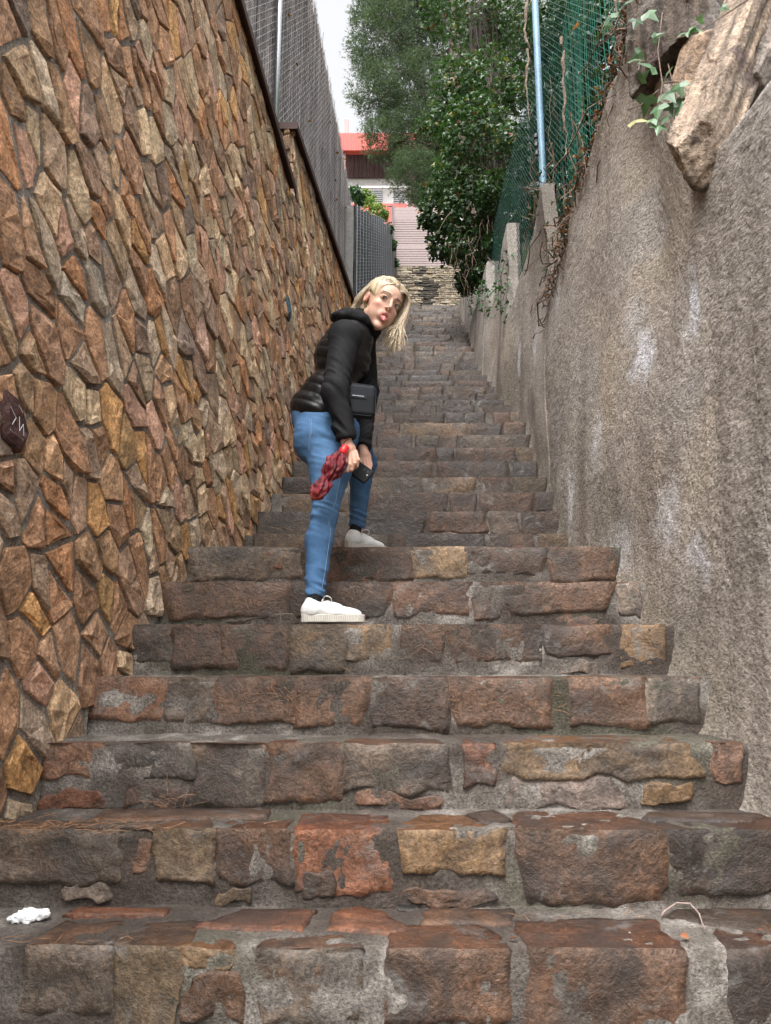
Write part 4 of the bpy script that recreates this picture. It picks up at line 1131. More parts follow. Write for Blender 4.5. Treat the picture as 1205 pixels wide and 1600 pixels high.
for u, v, D, rp in CP:
    c = at(u, v, D); rad = rp / pxm(D, c[2]); ax = pb + (ptop - pb) * np.clip((c[2] - pb[2]) / (ptop[2] - pb[2]) - .06, .1, .95)
    branchy(mb, ax, c, .05, .02, rg, (.09, .07, .06), 6, .1, 5)
    ntw = int(max(30, 330 * (rp / 50) ** 2)); 
    P, d = clump_points(rg, c, (rad, rad, rad * .95), ntw, .25)
    for p, dd in zip(P, d):
        if rg.random() < .35: tube(mb, [c + (p - c) * .35 + rg.normal(0, .04, 3), p], [.008, .004], 3, col=(.10, .08, .07), cap=False)
    # tufts of needles along short shoots
    nt_ = 11
    S = np.repeat(P, nt_, 0); DD = np.repeat(d, nt_, 0)
    sd = DD * .5 + np.array((0, 0, .35)) + rg.normal(0, .55, S.shape); sd /= np.linalg.norm(sd, axis=1)[:, None]
    S = S + rg.normal(0, .06, S.shape) + sd * rg.uniform(0, .14, (len(S), 1))
    nn = 5
    S2 = np.repeat(S, nn, 0); sd2 = np.repeat(sd, nn, 0) + rg.normal(0, .42, (len(S) * nn, 3)); sd2 /= np.linalg.norm(sd2, axis=1)[:, None]
    L = rg.uniform(.07, .13, (len(S2), 1)); w = np.cross(sd2, rg.normal(0, 1, S2.shape)); w /= np.linalg.norm(w, axis=1)[:, None]
    V = np.stack([S2 - w * .006, S2 + w * .006, S2 + sd2 * L], 1).reshape(-1, 3)
    lg = np.repeat(np.repeat(rg.uniform(0, 1, len(P)), nt_), nn)[:, None]
    C = np.array((.044, .072, .042)) * (1 - lg) + np.array((.105, .152, .085)) * lg
    nd.add(V, tris=np.arange(len(V)).reshape(-1, 3), col=np.repeat(C, 3, 0))
mb.build('trunk', M_BARK, pine, smooth=True)
tag(nd.build('crown', M_NEEDLE, pine), kind='stuff')

# ---- shrubs: yellow-green one above the mesh wall, dark ones behind the green fence
def shrub(name, label, clumps, cols, size, seed, n=350, T=LEAF_T, F=LEAF_F):
    rg = np.random.default_rng(seed); c0 = at(*clumps[0][:3]); base = np.array((c0[0], c0[1], ground_h(np.array([c0[0]]), np.array([c0[1]]))[0]))
    root = tag(empty(name, base), label, 'shrub'); mb = MB(); sb = MB()
    for u, v, D, rp in clumps:
        c = at(u, v, D); rad = rp / pxm(D, c[2]); sb = MB(); branchy(sb, base, c, .02, .006, rg, (.08, .06, .045), 6, .06, 5); sb.build('stem', M_BARK, root)
        P, d = clump_points(rg, c, (rad, rad, rad * 1.15), n, .3); l = rg.uniform(0, 1, (n, 1))
        scatter_leaves(mb, P, d, rg.uniform(size * .6, size * 1.3, n), np.array(cols[0]) * (1 - l) + np.array(cols[1]) * l, rg, T, F)
    tag(mb.build('foliage', M_LEAF, root), kind='stuff')
shrub('shrub', 'small yellow-green shrub rising above the wire mesh wall', [(578, 318, 12.3, 13), (590, 330, 12.2, 12), (572, 305, 12.4, 9), (600, 336, 12.4, 8)], ((.09, .16, .03), (.22, .30, .07)), .05, 31, 260)
shrub('shrub', 'dark ivy spilling over the top of the wire mesh wall', [(555, 302, 9.5, 10), (562, 312, 9.8, 9), (607, 358, 12.9, 8), (613, 382, 13.4, 8), (617, 410, 13.9, 6)], ((.02, .06, .02), (.05, .11, .035)), .06, 32, 120, IVY_T, IVY_F)
shrub('shrub', 'dark evergreen shrub behind the green fence', [(880, 120, 7.6, 60), (905, 40, 6.8, 50), (850, 230, 8.0, 50), (830, 330, 8.6, 40), (800, 300, 9.4, 40), (930, 180, 5.6, 50), (940, 40, 5.4, 60), (900, 250, 6.0, 45), (870, 330, 6.4, 40), (900, 130, 6.4, 60), (860, 60, 7.4, 55)], ((.012, .035, .014), (.035, .07, .025)), .06, 33, 700)

# ---- dried vines on top of the tall right wall
rg = np.random.default_rng(44)
dv = tag(empty('dried_vine', (1.28, 4.3, EYE + 2.9)), 'tangle of brown dried vines and dead leaves along the top of the right wall', 'vine')
mb = MB(); lf = MB()
for k in range(230):
    y = rg.uniform(3.0, 5.5); z = sect_top(min(y, 5.35)) + rg.uniform(-.04, .08); x = XR(y) + .14 + rg.uniform(-.05, .1)
    n = 7; st = rg.normal(0, .035, (n, 3)); st[:, 1] += rg.uniform(.0, .07); st[:, 2] += -.020 + rg.normal(0, .012); P = np.array((x, y, z)) + np.cumsum(st, 0)
    tube(mb, P, rg.uniform(.002, .006), 3, col=np.array((.15, .10, .072)) * rg.uniform(.35, 1.4), cap=False)
for k in range(34):                            # thin stems climbing the fence
    y = rg.uniform(3.1, 6.4); z = sect_top(y); n = 9; t = np.linspace(0, 1, n)
    P = np.stack([XG(y) - .03 + rg.normal(0, .02, n), y + np.cumsum(rg.normal(.0, .03, n)), z + t * rg.uniform(.3, 1.3)], -1)
    tube(mb, P, rg.uniform(.002, .006), 3, col=np.array((.20, .13, .09)) * rg.uniform(.5, 1.4), cap=False)
def dead_branch(pts, rad):
    P = np.array([at(*p) for p in pts]); P[:, 0] = np.minimum(P[:, 0], XG(4.5) - .03); t = np.linspace(0, len(P) - 1, 26); Q = np.stack([np.interp(t, np.arange(len(P)), P[:, q]) for q in range(3)], -1) + rg.normal(0, .007, (26, 3))
    tube(mb, Q, rad * (1 + .35 * rg.normal(0, 1, 26)).clip(.5, 1.6) * np.interp(t, [0, len(P) - 1], [1.1, .5]), 6, col=np.array((.20, .145, .11)))
dead_branch([(905, 60, 5.0), (897, 110, 5.0), (893, 160, 5.0), (880, 185, 5.0), (888, 215, 5.0), (884, 250, 5.0)], .010)
dead_branch([(826, -20, 5.6), (820, 50, 5.6), (826, 80, 5.6), (822, 130, 5.6), (828, 190, 5.6)], .011)
n = 420
y = rg.uniform(3.0, 5.5, n); P = np.stack([XR(y) + .12 + rg.uniform(-.06, .1, n), y, np.array([sect_top(min(q, 5.35)) for q in y]) + rg.uniform(-.1, .08, n)], -1)
scatter_leaves(lf, P, np.tile((-.7, -.3, 0), (n, 1)), rg.uniform(.015, .04, n), np.array((.19, .085, .04)) * rg.uniform(.3, 1.5, (n, 1)), rg)
n = 130; y = rg.uniform(3.0, 6.2, n); P = np.stack([XR(y) + .10 + rg.uniform(-.06, .12, n), y, np.array([sect_top(min(q, 5.35)) for q in y]) + rg.uniform(-.05, .35, n)], -1)
scatter_leaves(lf, P, np.tile((-.7, -.3, 0), (n, 1)), rg.uniform(.02, .05, n), np.array((.05, .09, .04)) * rg.uniform(.5, 1.4, (n, 1)), rg, IVY_T, IVY_F)
for u, v, D in ((898, 45, 4.4), (950, 90, 3.4), (655, 330, 9), (1000, 5, 3.1)):
    scatter_leaves(lf, np.array([at(u, v, D)]), np.array([(-.7, -.5, 0)]), [.07], np.array([(.34, .13, .05)]), rg)
tag(mb.build('stems', M_BARK, dv), kind='stuff'); tag(lf.build('dead_leaves', M_LEAF, dv), kind='stuff')

# ---- rocks on the near right wall
def rock(name, label, a, b, half_w, half_t, xh, col, seed, h=.012, n_amp=.02, cuts=9):
    a, b = np.asarray(a), np.asarray(b); R = frame(b - a, xh); L = np.linalg.norm(b - a) / 2; c = (a + b) / 2
    e = np.abs(R * np.array((half_w, half_t, L))).sum(1) + .05
    F = Field.box(c - e, c + e, h); F.rbox(c, (half_w, half_t, L), R, .006)
    rr = random.Random(seed)
    for k in range(cuts):
        n = R @ unit(np.array((rr.uniform(-1, 1), rr.uniform(-1, 1), rr.uniform(-.7, .7)))); loc_n = R.T @ n
        ext = abs(loc_n[0]) * half_w + abs(loc_n[1]) * half_t + abs(loc_n[2]) * L
        F.halfspace(c + n * ext * rr.uniform(.66, .86), n, .002)
    V, Q = F.surface(); Nn = vnormals(V, Q); loc = (V - c) @ R
    lay = np.floor(3.0 * (.5 + .5 * fbm(loc * np.array((1, 1, .22)), 10, 2, seed))) / 3 - .5            # split along the bedding
    V = V + Nn * (n_amp * lay + .004 * fbm(loc * np.array((1, 1, .12)), 55, 2, seed + 3) + .004 * vnoise(loc, 30, seed + 4))[:, None]
    cc = np.array(col) * (1 + .75 * fbm(loc * np.array((1, 1, .10)), 34, 3, seed + 7))[:, None]
    dk = np.clip(fbm(loc, 7, 3, seed + 9) * 2.2 - .55, 0, .85)[:, None]; cc = cc + (np.array((.085, .055, .052)) - cc) * dk
    gr = np.clip(fbm(loc, 5, 2, seed + 19) * 2.0 - .4, 0, .6)[:, None]; cc = cc + (np.array((.22, .20, .18)) - cc) * gr
    mb = MB(); mb.add(V, quads=Q, col=np.hstack([np.clip(cc, .01, 1), np.full((len(V), 1), rr.random())]))
    return tag(mb.build(name, M_ROCK, smooth=True), label, 'rock')
M_ROCK = tint_material('rock_face', rough=.85, fine_scale=60, fine_amt=.95, bump_d=.016, bump_s=1.0, lo=.3, hi=1.8)
rock('rock', 'long pale brown rock slab jutting out over the near right wall', at(1074, 276, 2.50), at(1215, -90, 2.60), .092, .080, (-1, -.8, .3), (.265, .20, .15), 5, .007, .022, 8)
rock('rock', 'small flat brown stone wedged against the long rock slab', at(1072, 170, 2.72), at(1098, 55, 2.72), .06, .06, (-1, -.5, 0), (.30, .20, .13), 6, .01, .012, 6)
rock('rock', 'shadowed brown boulder behind the long rock slab', at(1062, 128, 2.93), at(1066, -120, 2.98), .19, .19, (-1, -.6, 0), (.070, .050, .036), 8, .013, .04, 8)
rock('rock', 'grey stone between the rock slab and the near wall top', at(1150, 170, 2.60), at(1250, -20, 2.55), .07, .09, (-1, -.8, .3), (.19, .16, .14), 9, .012, .02, 7)
# ---- ivy sprig with large leaves by the rock
rg = np.random.default_rng(77)
sp = tag(empty('ivy_sprig', at(1030, 150, 2.85)), 'sprig of ivy with pale veined leaves hanging beside the rock slab', 'ivy')
for k, pts in enumerate([[(1035, 20, 2.72), (1028, 80, 2.70), (1035, 130, 2.68), (1030, 170, 2.68)], [(1000, 20, 3.0), (1004, 70, 2.95), (998, 110, 2.93)], [(1044, 100, 2.69), (1056, 150, 2.68), (1050, 205, 2.68)], [(1175, -5, 2.35), (1130, 25, 2.4), (1090, 50, 2.42), (1056, 60, 2.45)],
                      [(1030, 140, 2.68), (1000, 165, 2.70), (980, 172, 2.72)], [(1035, 130, 2.68), (1060, 128, 2.66), (1068, 140, 2.66)]]):
    mb = MB(); tube(mb, [at(*p) for p in pts], .0028, 5, col=(.20, .14, .11)); mb.build('stem', M_BARK, sp)
LV = [(1025, 108, 26), (1042, 118, 20), (1010, 150, 26), (1030, 165, 24), (1052, 160, 24), (1062, 130, 22), (1045, 182, 22), (1068, 178, 20), (1020, 185, 18), (988, 190, 24), (1040, 145, 26), (1000, 125, 16), (985, 95, 20), (1002, 80, 16), (1010, 20, 22), (995, 30, 18), (960, 20, 22), (975, 8, 20),
      (1076, 48, 18, 2.42), (1066, 54, 16, 2.44), (1088, 40, 16, 2.4), (1092, 34, 12, 2.4), (1128, 10, 12, 2.4), (1030, 195, 20), (1056, 195, 18), (945, 40, 20), (1020, 60, 14)]
for k, l in enumerate(LV):
    D = l[3] if len(l) > 3 else 2.66 + rg.uniform(-.03, .03); mb = MB(); p = at(l[0], l[1], D)
    g = np.array((.075, .135, .07)) * rg.uniform(.6, 1.25)
    if k == 9: g = np.array((.25, .24, .10))
    scatter_leaves(mb, p[None], np.array([(-.6, -.8, .1)]), [1.3 * l[2] / pxm(D, p[2])], 1.35 * g[None], rg, IVY_T, IVY_F, rnd=.28, up=.15)
    mb.build('leaf', M_LEAF, sp)
# vines crossing the corner at the top right
mb = MB()
for k in range(40):
    a = at(rg.uniform(945, 1030), rg.uniform(-20, 60), rg.uniform(2.95, 3.2)); P = a + np.cumsum(rg.normal(0, .03, (7, 3)) + (0, .0, -.02), 0)
    tube(mb, P, rg.uniform(.0015, .0045), 3, col=np.array((.18, .12, .08)) * rg.uniform(.5, 1.4), cap=False)
mb.build('dry_twigs', M_BARK, sp)['kind'] = 'stuff'

# ---- small things on the steps
rg = np.random.default_rng(90)
def on_tread(u, v, i):
    return np.array((*tread_poly([(u, v)], i)[0], STEPS[i][1]))
p = on_tread(46, 1440, S0)
F = Field.box(p - .07, p + .07, .004)
for dx, dy, dz, rr in ((-.03, -.01, .012, .016), (-.01, .0, .016, .02), (.015, .006, .014, .017), (.03, .012, .018, .014), (.005, -.012, .01, .014)): F.ell(p + (dx, dy, dz), (rr * 1.2, rr, rr * .75), k=.008)
V, Q = F.surface(); V = V + vnormals(V, Q) * (.010 * np.abs(fbm(V, 55, 3, 3)) - .004)[:, None]
mb = MB(); mb.add(V, quads=Q); tag(mb.build('crumpled_tissue', plain('tissue', (.80, .81, .82), .9, 0, 60, .15), smooth=False), 'crumpled white tissue lying on the lowest visible step', 'tissue')
mb = MB(); P = np.array([on_tread(u, v, S0) for u, v in ((1032, 1438), (1045, 1430), (1070, 1426), (1090, 1436), (1098, 1450), (1102, 1460))]); P[:, 2] += np.array((.01, .022, .03, .026, .018, .012)); P = np.vstack([P[:1], (P[:-1] + P[1:]) / 2, P[-1:]]) + rg.normal(0, .0012, (7, 3)); tube(mb, P, [.0026, .0028, .0024, .0026, .0022, .002, .0012], 6, col=(.27, .20, .175))
tag(mb.build('twig', M_BARK, smooth=True), 'curved pale twig on the lowest visible step at right', 'twig')
mb = MB()
def needles(u, v, i, n, spread, riser=False):
    for k in range(n):
        if riser: q = at(u + rg.normal(0, spread), v + rg.normal(0, spread * .6), STEPS[i][0] - .012)
        else: q = on_tread(u + rg.normal(0, spread), v + rg.normal(0, 5), i) + (0, 0, .012)
        a = rg.uniform(0, 6.28); L = rg.uniform(.03, .07)
        d = np.array((math.cos(a), 0 if riser else math.sin(a), math.sin(a) if riser else rg.normal(0, .1))) * L
        m = q + d * .5 + rg.normal(0, .006, 3) * (1, .4, 1); tube(mb, [q, m, q + d], .0009, 3, col=np.array((.20, .11, .06)) * rg.uniform(.4, 1.4), cap=False)
for a in ((110, 1292, S0 + 1, 60, 60), (60, 1300, S0 + 1, 40, 40), (200, 1300, S0 + 1, 25, 40), (140, 1480, S0, 12, 60), (900, 1440, S0, 8, 90), (560, 1290, S0 + 1, 10, 120)): needles(*a)
for a in ((680, 1100, S0 + 3, 70, 22, True), (430, 1090, S0 + 3, 30, 20, True), (900, 1090, S0 + 3, 24, 24, True), (320, 910, S0 + 5, 30, 20, True), (470, 860, S0 + 6, 26, 30, True), (420, 880, S0 + 6, 40, 26, True), (260, 1260, S0 + 2, 30, 14, True), (560, 930, S0 + 5, 18, 20, True), (640, 1000, S0 + 4, 20, 40, True)): needles(*a)
tag(mb.build('pine_needles', M_BARK), 'fallen brown pine needles scattered over the steps', 'needles', kind='stuff')
for k, (u, v, i, lab) in enumerate(((1076, 1472, S0, 'tiny dry leaf on the dark slab at lower right'), (1190, 1462, S0, 'curled dry leaf at the right end of the lowest visible step'), (1008, 1476, S0, None), (808, 1474, S0, 'tiny rust-brown leaf between two slabs of the lowest visible step'))):
    if lab is None: continue
    m2 = MB(); scatter_leaves(m2, on_tread(u, v, i)[None] + (0, 0, .016), np.array([(0, 0, 1.)]), [.022], np.array([(.30, .12, .06)]), rg, rnd=.25, droop=0); tag(m2.build('dry_leaf', M_LEAF), lab, 'leaf', 'dry leaves on the steps')
p = on_tread(636, 1418, S0) + (0, -.012, .009)
m2 = MB(); a = np.linspace(0, 6.283, 17)[:-1]; ring = lambda k, z: np.stack([p[0] + .021 * k * np.cos(a), p[1] + .014 * k * np.sin(a), np.full(16, p[2] + z)], -1)
V = np.vstack([ring(1.45, -.008), ring(1.2, .002), ring(1.0, .003), ring(.75, .0025)]); Q = []
for k in range(3):
    for q in range(16): Q.append((k * 16 + q, k * 16 + (q + 1) % 16, (k + 1) * 16 + (q + 1) % 16, (k + 1) * 16 + q))
V = np.vstack([V, [p + (0, 0, .002)]]); T = [(48 + q, 48 + (q + 1) % 16, 64) for q in range(16)]
cc = np.vstack([np.tile((.10, .09, .08), (16, 1)), np.tile((.008, .007, .006), (49, 1))]); m2.add(V, tris=T, quads=Q, col=cc); m2.build('painted_drain_hole', M_MORTAR, staircase)  # dark inside of the hole is painted near-black on an almost flat disc

# ================================================================ THE PERSON
M_SKIN = tint_material('skin', rough=.5, fine_scale=400, fine_amt=.12, bump_d=.0006, bump_s=.25, mott_amt=.12, spec=.4)
M_HAIR = tint_material('hair', rough=.42, fine_scale=500, fine_amt=.25, bump_s=0, mott_amt=.2)
M_EYE = tint_material('eye', rough=.4, fine_scale=50, fine_amt=.0, bump_s=0, mott_amt=.0)
M_DENIM = tint_material('denim', rough=.85, fine_scale=700, fine_amt=.45, bump_d=.0012, bump_s=.35, mott_amt=.25, spec=.2)
M_SOFT = tint_material('softshell', rough=.72, fine_scale=600, fine_amt=.25, bump_d=.001, bump_s=.25, mott_amt=.2, spec=.14)
M_NYLON = tint_material('quilted_nylon', rough=.40, fine_scale=250, fine_amt=.2, bump_d=.0015, bump_s=.3, mott_amt=.2, spec=.3)
M_LEATHER = tint_material('white_leather', rough=.5, fine_scale=500, fine_amt=.08, bump_d=.0006, bump_s=.25, mott_amt=.1, spec=.4)
M_RUBBER = tint_material('white_rubber', rough=.7, fine_scale=200, fine_amt=.2, bump_d=.001, bump_s=.3, mott_amt=.2, spec=.3)

ZR = STEPS[S0 + 4][1] + .012; ZL = STEPS[S0 + 6][1] + .012
FW = np.array((math.cos(math.radians(30)), math.sin(math.radians(30)), 0)); LT = np.array((-FW[1], FW[0], 0)); UP = np.array((0, 0, 1.0))
J = dict(r_ank=at(494, 922, 3.13), r_knee=at(507, 808, 3.17), r_hip=at(507, 680, 3.27), l_ank=at(559, 818, 3.79), l_knee=at(571, 722, 3.74), l_hip=at(533, 678, 3.42),
         hem=at(497, 652, 3.34), waist=at(520, 618, 3.33), chest=at(538, 560, 3.32), ches2=at(546, 528, 3.32), neck=at(562, 500, 3.31),
         r_sh=at(539, 524, 3.185), r_elb=at(524, 612, 3.10), r_wr=at(541, 686, 3.10), l_sh=at(566, 522, 3.46), l_elb=at(574, 608, 3.47), l_wr=at(567, 698, 3.36))
person = tag(empty('person', (at(505, 975, 3.14)[0], 3.14, ZR)), 'blond person in black jacket and blue jeans leaning over mid-step, tongue out', 'person')

# ---- head frame
yaw, pit, rol = math.radians(28), math.radians(17), math.radians(19)
hf = np.array((math.sin(yaw) * math.cos(pit), -math.cos(yaw) * math.cos(pit), -math.sin(pit)))
hr0 = unit(np.cross(hf, UP)); hu0 = np.cross(hr0, hf)
hu = hu0 * math.cos(rol) - hr0 * math.sin(rol); hr = np.cross(hf, hu)
HR = np.stack([hr, hf, hu], -1); HC = at(596, 478, 3.275)
HS = 1.14
def H(x, y, z): return HC + HR @ (np.array((x, y, z)) * HS)

def dense(lo, hi, fine, h_f, h_c):
    out = [lo]
    while out[-1] < hi:
        p = out[-1]; f = any(a - h_c < p < b for a, b in fine); out.append(p + (h_f if f else h_c))
    return np.array(out)
hx0, hx1 = J['r_wr'][0] - .05, H(0, 0, 0)[0] + .16
zh = HC[2]; zw = J['r_wr'][2]
bf = Field(dense(-.5, .22, [(min(hx0, HC[0] - .13), hx1)], .0024, .009), dense(3.0, 4.02, [(3.03, 3.44)], .0024, .010), dense(ZR - .02, zh + .17, [(zh - .175, zh + .17), (zw - .17, zw + .02)], .0024, .009))
# trunk and limbs
for a, b, ra, rb in (('hem', 'waist', .095, .085), ('waist', 'chest', .085, .09), ('chest', 'ches2', .09, .08), ('r_hip', 'r_knee', .07, .034), ('r_knee', 'r_ank', .034, .026), ('l_hip', 'l_knee', .07, .034), ('l_knee', 'l_ank', .034, .026),
                     ('r_sh', 'r_elb', .042, .035), ('r_elb', 'r_wr', .034, .023), ('l_sh', 'l_elb', .042, .035), ('l_elb', 'l_wr', .034, .023)):
    bf.cone(J[a], J[b], ra, rb, .02)
bf.cone(J['r_hip'], J['l_hip'], .08, .08, .03); bf.cone(J['r_sh'], J['l_sh'], .05, .05, .03); bf.cone(J['hem'], (J['r_hip'] + J['l_hip']) / 2, .09, .085, .03)
for s, d in (('r', np.array((1, 0, 0))), ('l', np.array((.72, .70, 0)))):
    bf.cone(J[s + '_ank'] - UP * .03, J[s + '_ank'] + d * .02 - UP * .06, .024, .016, .02)
# neck and head
bf.cone(J['neck'] - (0, 0, .02), H(0, -.022, -.05), .054, .050, .02)
bf.ell(H(0, -.014, .036), np.array((.069, .090, .084)) * HS, HR, .01)
bf.ell(H(0, .024, -.030), np.array((.054, .060, .082)) * HS, HR, .02)
bf.ell(H(0, .043, .036), np.array((.053, .043, .044)) * HS, HR, .015)
for s in (-1, 1):
    bf.cone(H(.044 * s, -.004, -.052), H(.010 * s, .062, -.098), .013 * HS, .012 * HS, .016)
    bf.ell(H(.037 * s, .052, -.020), np.array((.019, .020, .016)) * HS, HR, .016)
    bf.cone(H(.012 * s, .080, .030), H(.042 * s, .066, .031), .008, .007, .010)
for s in (-1, 1): bf.ell(H(.030 * s, .040, -.050), np.array((.024, .024, .034)) * HS, HR, .02)
bf.ell(H(0, .068, -.104), np.array((.016, .014, .013)) * HS, HR, .014)
for s in (-1, 1): bf.ell(H(.030 * s, .094, .010), np.array((.015, .013, .009)) * HS, HR, .010, 's')
for s in (-1, 1):
    bf.ell(H(.031 * s, .0680, .0105), np.array((.0150, .0140, .0110)) * HS, HR, .004)              # lids over the eyeball
    bf.ell(H(.031 * s, .0840, .0092), np.array((.0128, .008, .0031)) * HS, HR, .002, 's')          # lid opening
bf.cone(H(0, .082, .022), H(0, .0995, -.019), .0062, .0092, .009)
for s in (-1, 1): bf.ell(H(.0095 * s, .0905, -.0245), np.array((.0066, .0085, .0058)) * HS, HR, .004)
bf.ell(H(0, .074, -.057), np.array((.028, .014, .022)) * HS, HR, .010)
for s in (-1, 1):
    bf.cone(H(.021 * s, .078, -.052), H(.003 * s, .0885, -.0455), .0030, .0045, .003)
    bf.cone(H(.021 * s, .078, -.055), H(.004 * s, .0845, -.0765), .0032, .0050, .003)
bf.ell(H(0, .088, -.060), np.array((.0140, .021, .0060)) * HS, HR, .002, 's')
bf.cone(H(.001, .068, -.062), H(.002, .0925, -.070), .0105, .0100, .002); bf.cone(H(.002, .0925, -.070), H(.002, .0985, -.079), .0100, .0085, .003)   # tongue put out
for s in (-1, 1):
    bf.ell(H(.071 * s, -.012, .000), np.array((.009, .016, .025)) * HS, HR @ np.array(Matrix.Rotation(math.radians(-12), 3, 'X')), .006)
    bf.ell(H(.080 * s, -.008, .004), np.array((.006, .010, .018)) * HS, HR, .004, 's')
# hands: wrist, palm, four jointed fingers and a thumb each
def finger(pts, r0, k=.0035):
    for i in range(len(pts) - 1):
        f = [1.0, .92, .84, .72]; bf.cone(pts[i], pts[i + 1], r0 * f[i], r0 * f[i + 1], k)
bf.cone(J['r_wr'] - (0, 0, .01), at(545, 701, 3.10), .023, .025, .012)
bf.ell(at(546, 703, 3.10), (.031, .020, .036), frame(at(549, 712, 3.1) - at(542, 690, 3.1), (1, .3, 0)), .012)
finger([at(556, 706, 3.088), at(560, 719, 3.075), at(558, 728, 3.085), at(554, 732, 3.10)], .0090)
finger([at(551, 709, 3.084), at(554, 724, 3.070), at(550, 734, 3.078), at(545, 736, 3.095)], .0092)
finger([at(546, 711, 3.085), at(547, 726, 3.072), at(543, 736, 3.080), at(538, 737, 3.095)], .0088)
finger([at(541, 709, 3.092), at(541, 722, 3.082), at(537, 730, 3.088), at(533, 731, 3.10)], .0078)
finger([at(551, 698, 3.115), at(553, 708, 3.135), at(547, 717, 3.14), at(540, 719, 3.135)], .0098)
bf.cone(J['l_wr'] - (0, 0, .005), at(570, 712, 3.345), .022, .023, .012)
bf.ell(at(571, 714, 3.345), (.030, .019, .034), frame(at(574, 722, 3.33) - at(568, 700, 3.35), (1, .4, 0)), .012)
finger([at(577, 716, 3.33), at(580, 726, 3.315), at(578, 734, 3.305), at(573, 737, 3.305)], .0088)
finger([at(573, 718, 3.325), at(575, 730, 3.305), at(572, 736, 3.298), at(567, 737, 3.300)], .0088)
finger([at(569, 718, 3.325), at(569, 729, 3.305), at(565, 734, 3.298), at(561, 734, 3.30)], .0085)
finger([at(565, 716, 3.33), at(563, 725, 3.315), at(560, 730, 3.305), at(557, 730, 3.303)], .0078)
finger([at(567, 708, 3.37), at(562, 716, 3.385), at(560, 725, 3.38), at(562, 733, 3.37)], .0095)
V, Q = bf.surface(); V = relax(V, Q, 2, .4)
L = (V - HC) @ HR / HS                                         # head coordinates of every vertex
skin = np.tile(np.array((.56, .335, .245)), (len(V), 1))
def gauss(c, s): return np.exp(-(((L - np.array(c)) / np.array(s)) ** 2).sum(1))
def blend(col, w): 
    global skin
    skin = skin + (np.array(col) - skin) * np.clip(w, 0, 1)[:, None]
for s in (-1, 1):
    blend((.56, .23, .19), .6 * gauss((.040 * s, .065, -.026), (.020, .03, .018)))
    blend((.50, .20, .16), .6 * gauss((.074 * s, -.01, 0), (.014, .02, .03)))
    blend((.30, .15, .11), .55 * gauss((.031 * s, .080, .014), (.015, .02, .006)))
    arch = .0325 - 5 * (np.abs(L[:, 0]) - .036) ** 2
    blend((.13, .080, .050), .95 * np.exp(-((L[:, 2] - arch) / .0036) ** 2) * (np.abs(np.abs(L[:, 0]) - .031) < .017) * (L[:, 1] > .04))
blend((.58, .25, .20), .25 * gauss((0, .10, -.02), (.012, .025, .012)))
lip = ((L[:, 0] / .0235) ** 2 + ((L[:, 2] + .061) / .0205) ** 2 < 1) & (L[:, 1] > .074)
blend((.46, .15, .135), .75 * lip)
blend((.20, .05, .05), .9 * (((L[:, 0] / .0185) ** 2 + ((L[:, 2] + .060) / .0112) ** 2 < 1) & (L[:, 1] < .0815) & (L[:, 1] > .05)))
blend((.58, .19, .19), 1.0 * ((np.abs(L[:, 0] - .0015) < .0112) & (L[:, 1] > .0815) & (L[:, 2] < -.0585) & (L[:, 2] > -.088)))
hand = (V[:, 2] < zw + .03) & (V[:, 2] > zw - .2); blend((.52, .27, .20), .5 * hand)
mb = MB(); mb.add(V, quads=Q, col=skin); mb.build('body', M_SKIN, person, smooth=True)

def sphere(mb, c, r, col, n=12, sc=(1, 1, 1), R=np.eye(3)):
    V = []; 
    for i in range(n + 1):
        for j in range(n * 2):
            a, b = math.pi * i / n, math.pi * j / n; V.append((math.sin(a) * math.cos(b), math.sin(a) * math.sin(b), math.cos(a)))
    V = np.array(V) * r * np.array(sc); Q = []
    for i in range(n):
        for j in range(n * 2): k = (j + 1) % (n * 2); Q.append((i * 2 * n + j, (i + 1) * 2 * n + j, (i + 1) * 2 * n + k, i * 2 * n + k))
    mb.add(V @ np.asarray(R).T + c, quads=Q, col=col)
look = unit(np.array((0, 0, EYE)) - HC)
for s in (-1, 1):
    e = H(.031 * s, .0685, .0095); mb = MB(); sphere(mb, e, .0122 * HS, (.50, .46, .43))
    sphere(mb, e + look * .0086 * HS, .0062 * HS, (.030, .026, .022), 8); mb.build('eye', M_EYE, person, smooth=True)
    mb = MB(); tube(mb, [H((.031 + q * .0135) * s, .0835 - abs(q) * .006 + (.001 if q > 0 else 0), .0142 - abs(q) ** 2 * .005 + q * .001) for q in (-1, -.5, 0, .5, 1)], [.0008, .0018, .0021, .0021, .0014], 5, col=(.03, .022, .018)); mb.build('eyelash', M_HAIR, person)
mb = MB(); sphere(mb, H(.079, -.006, -.033), .0045, (.012, .012, .012), 8); mb.build('earring', M_EYE, person, smooth=True)

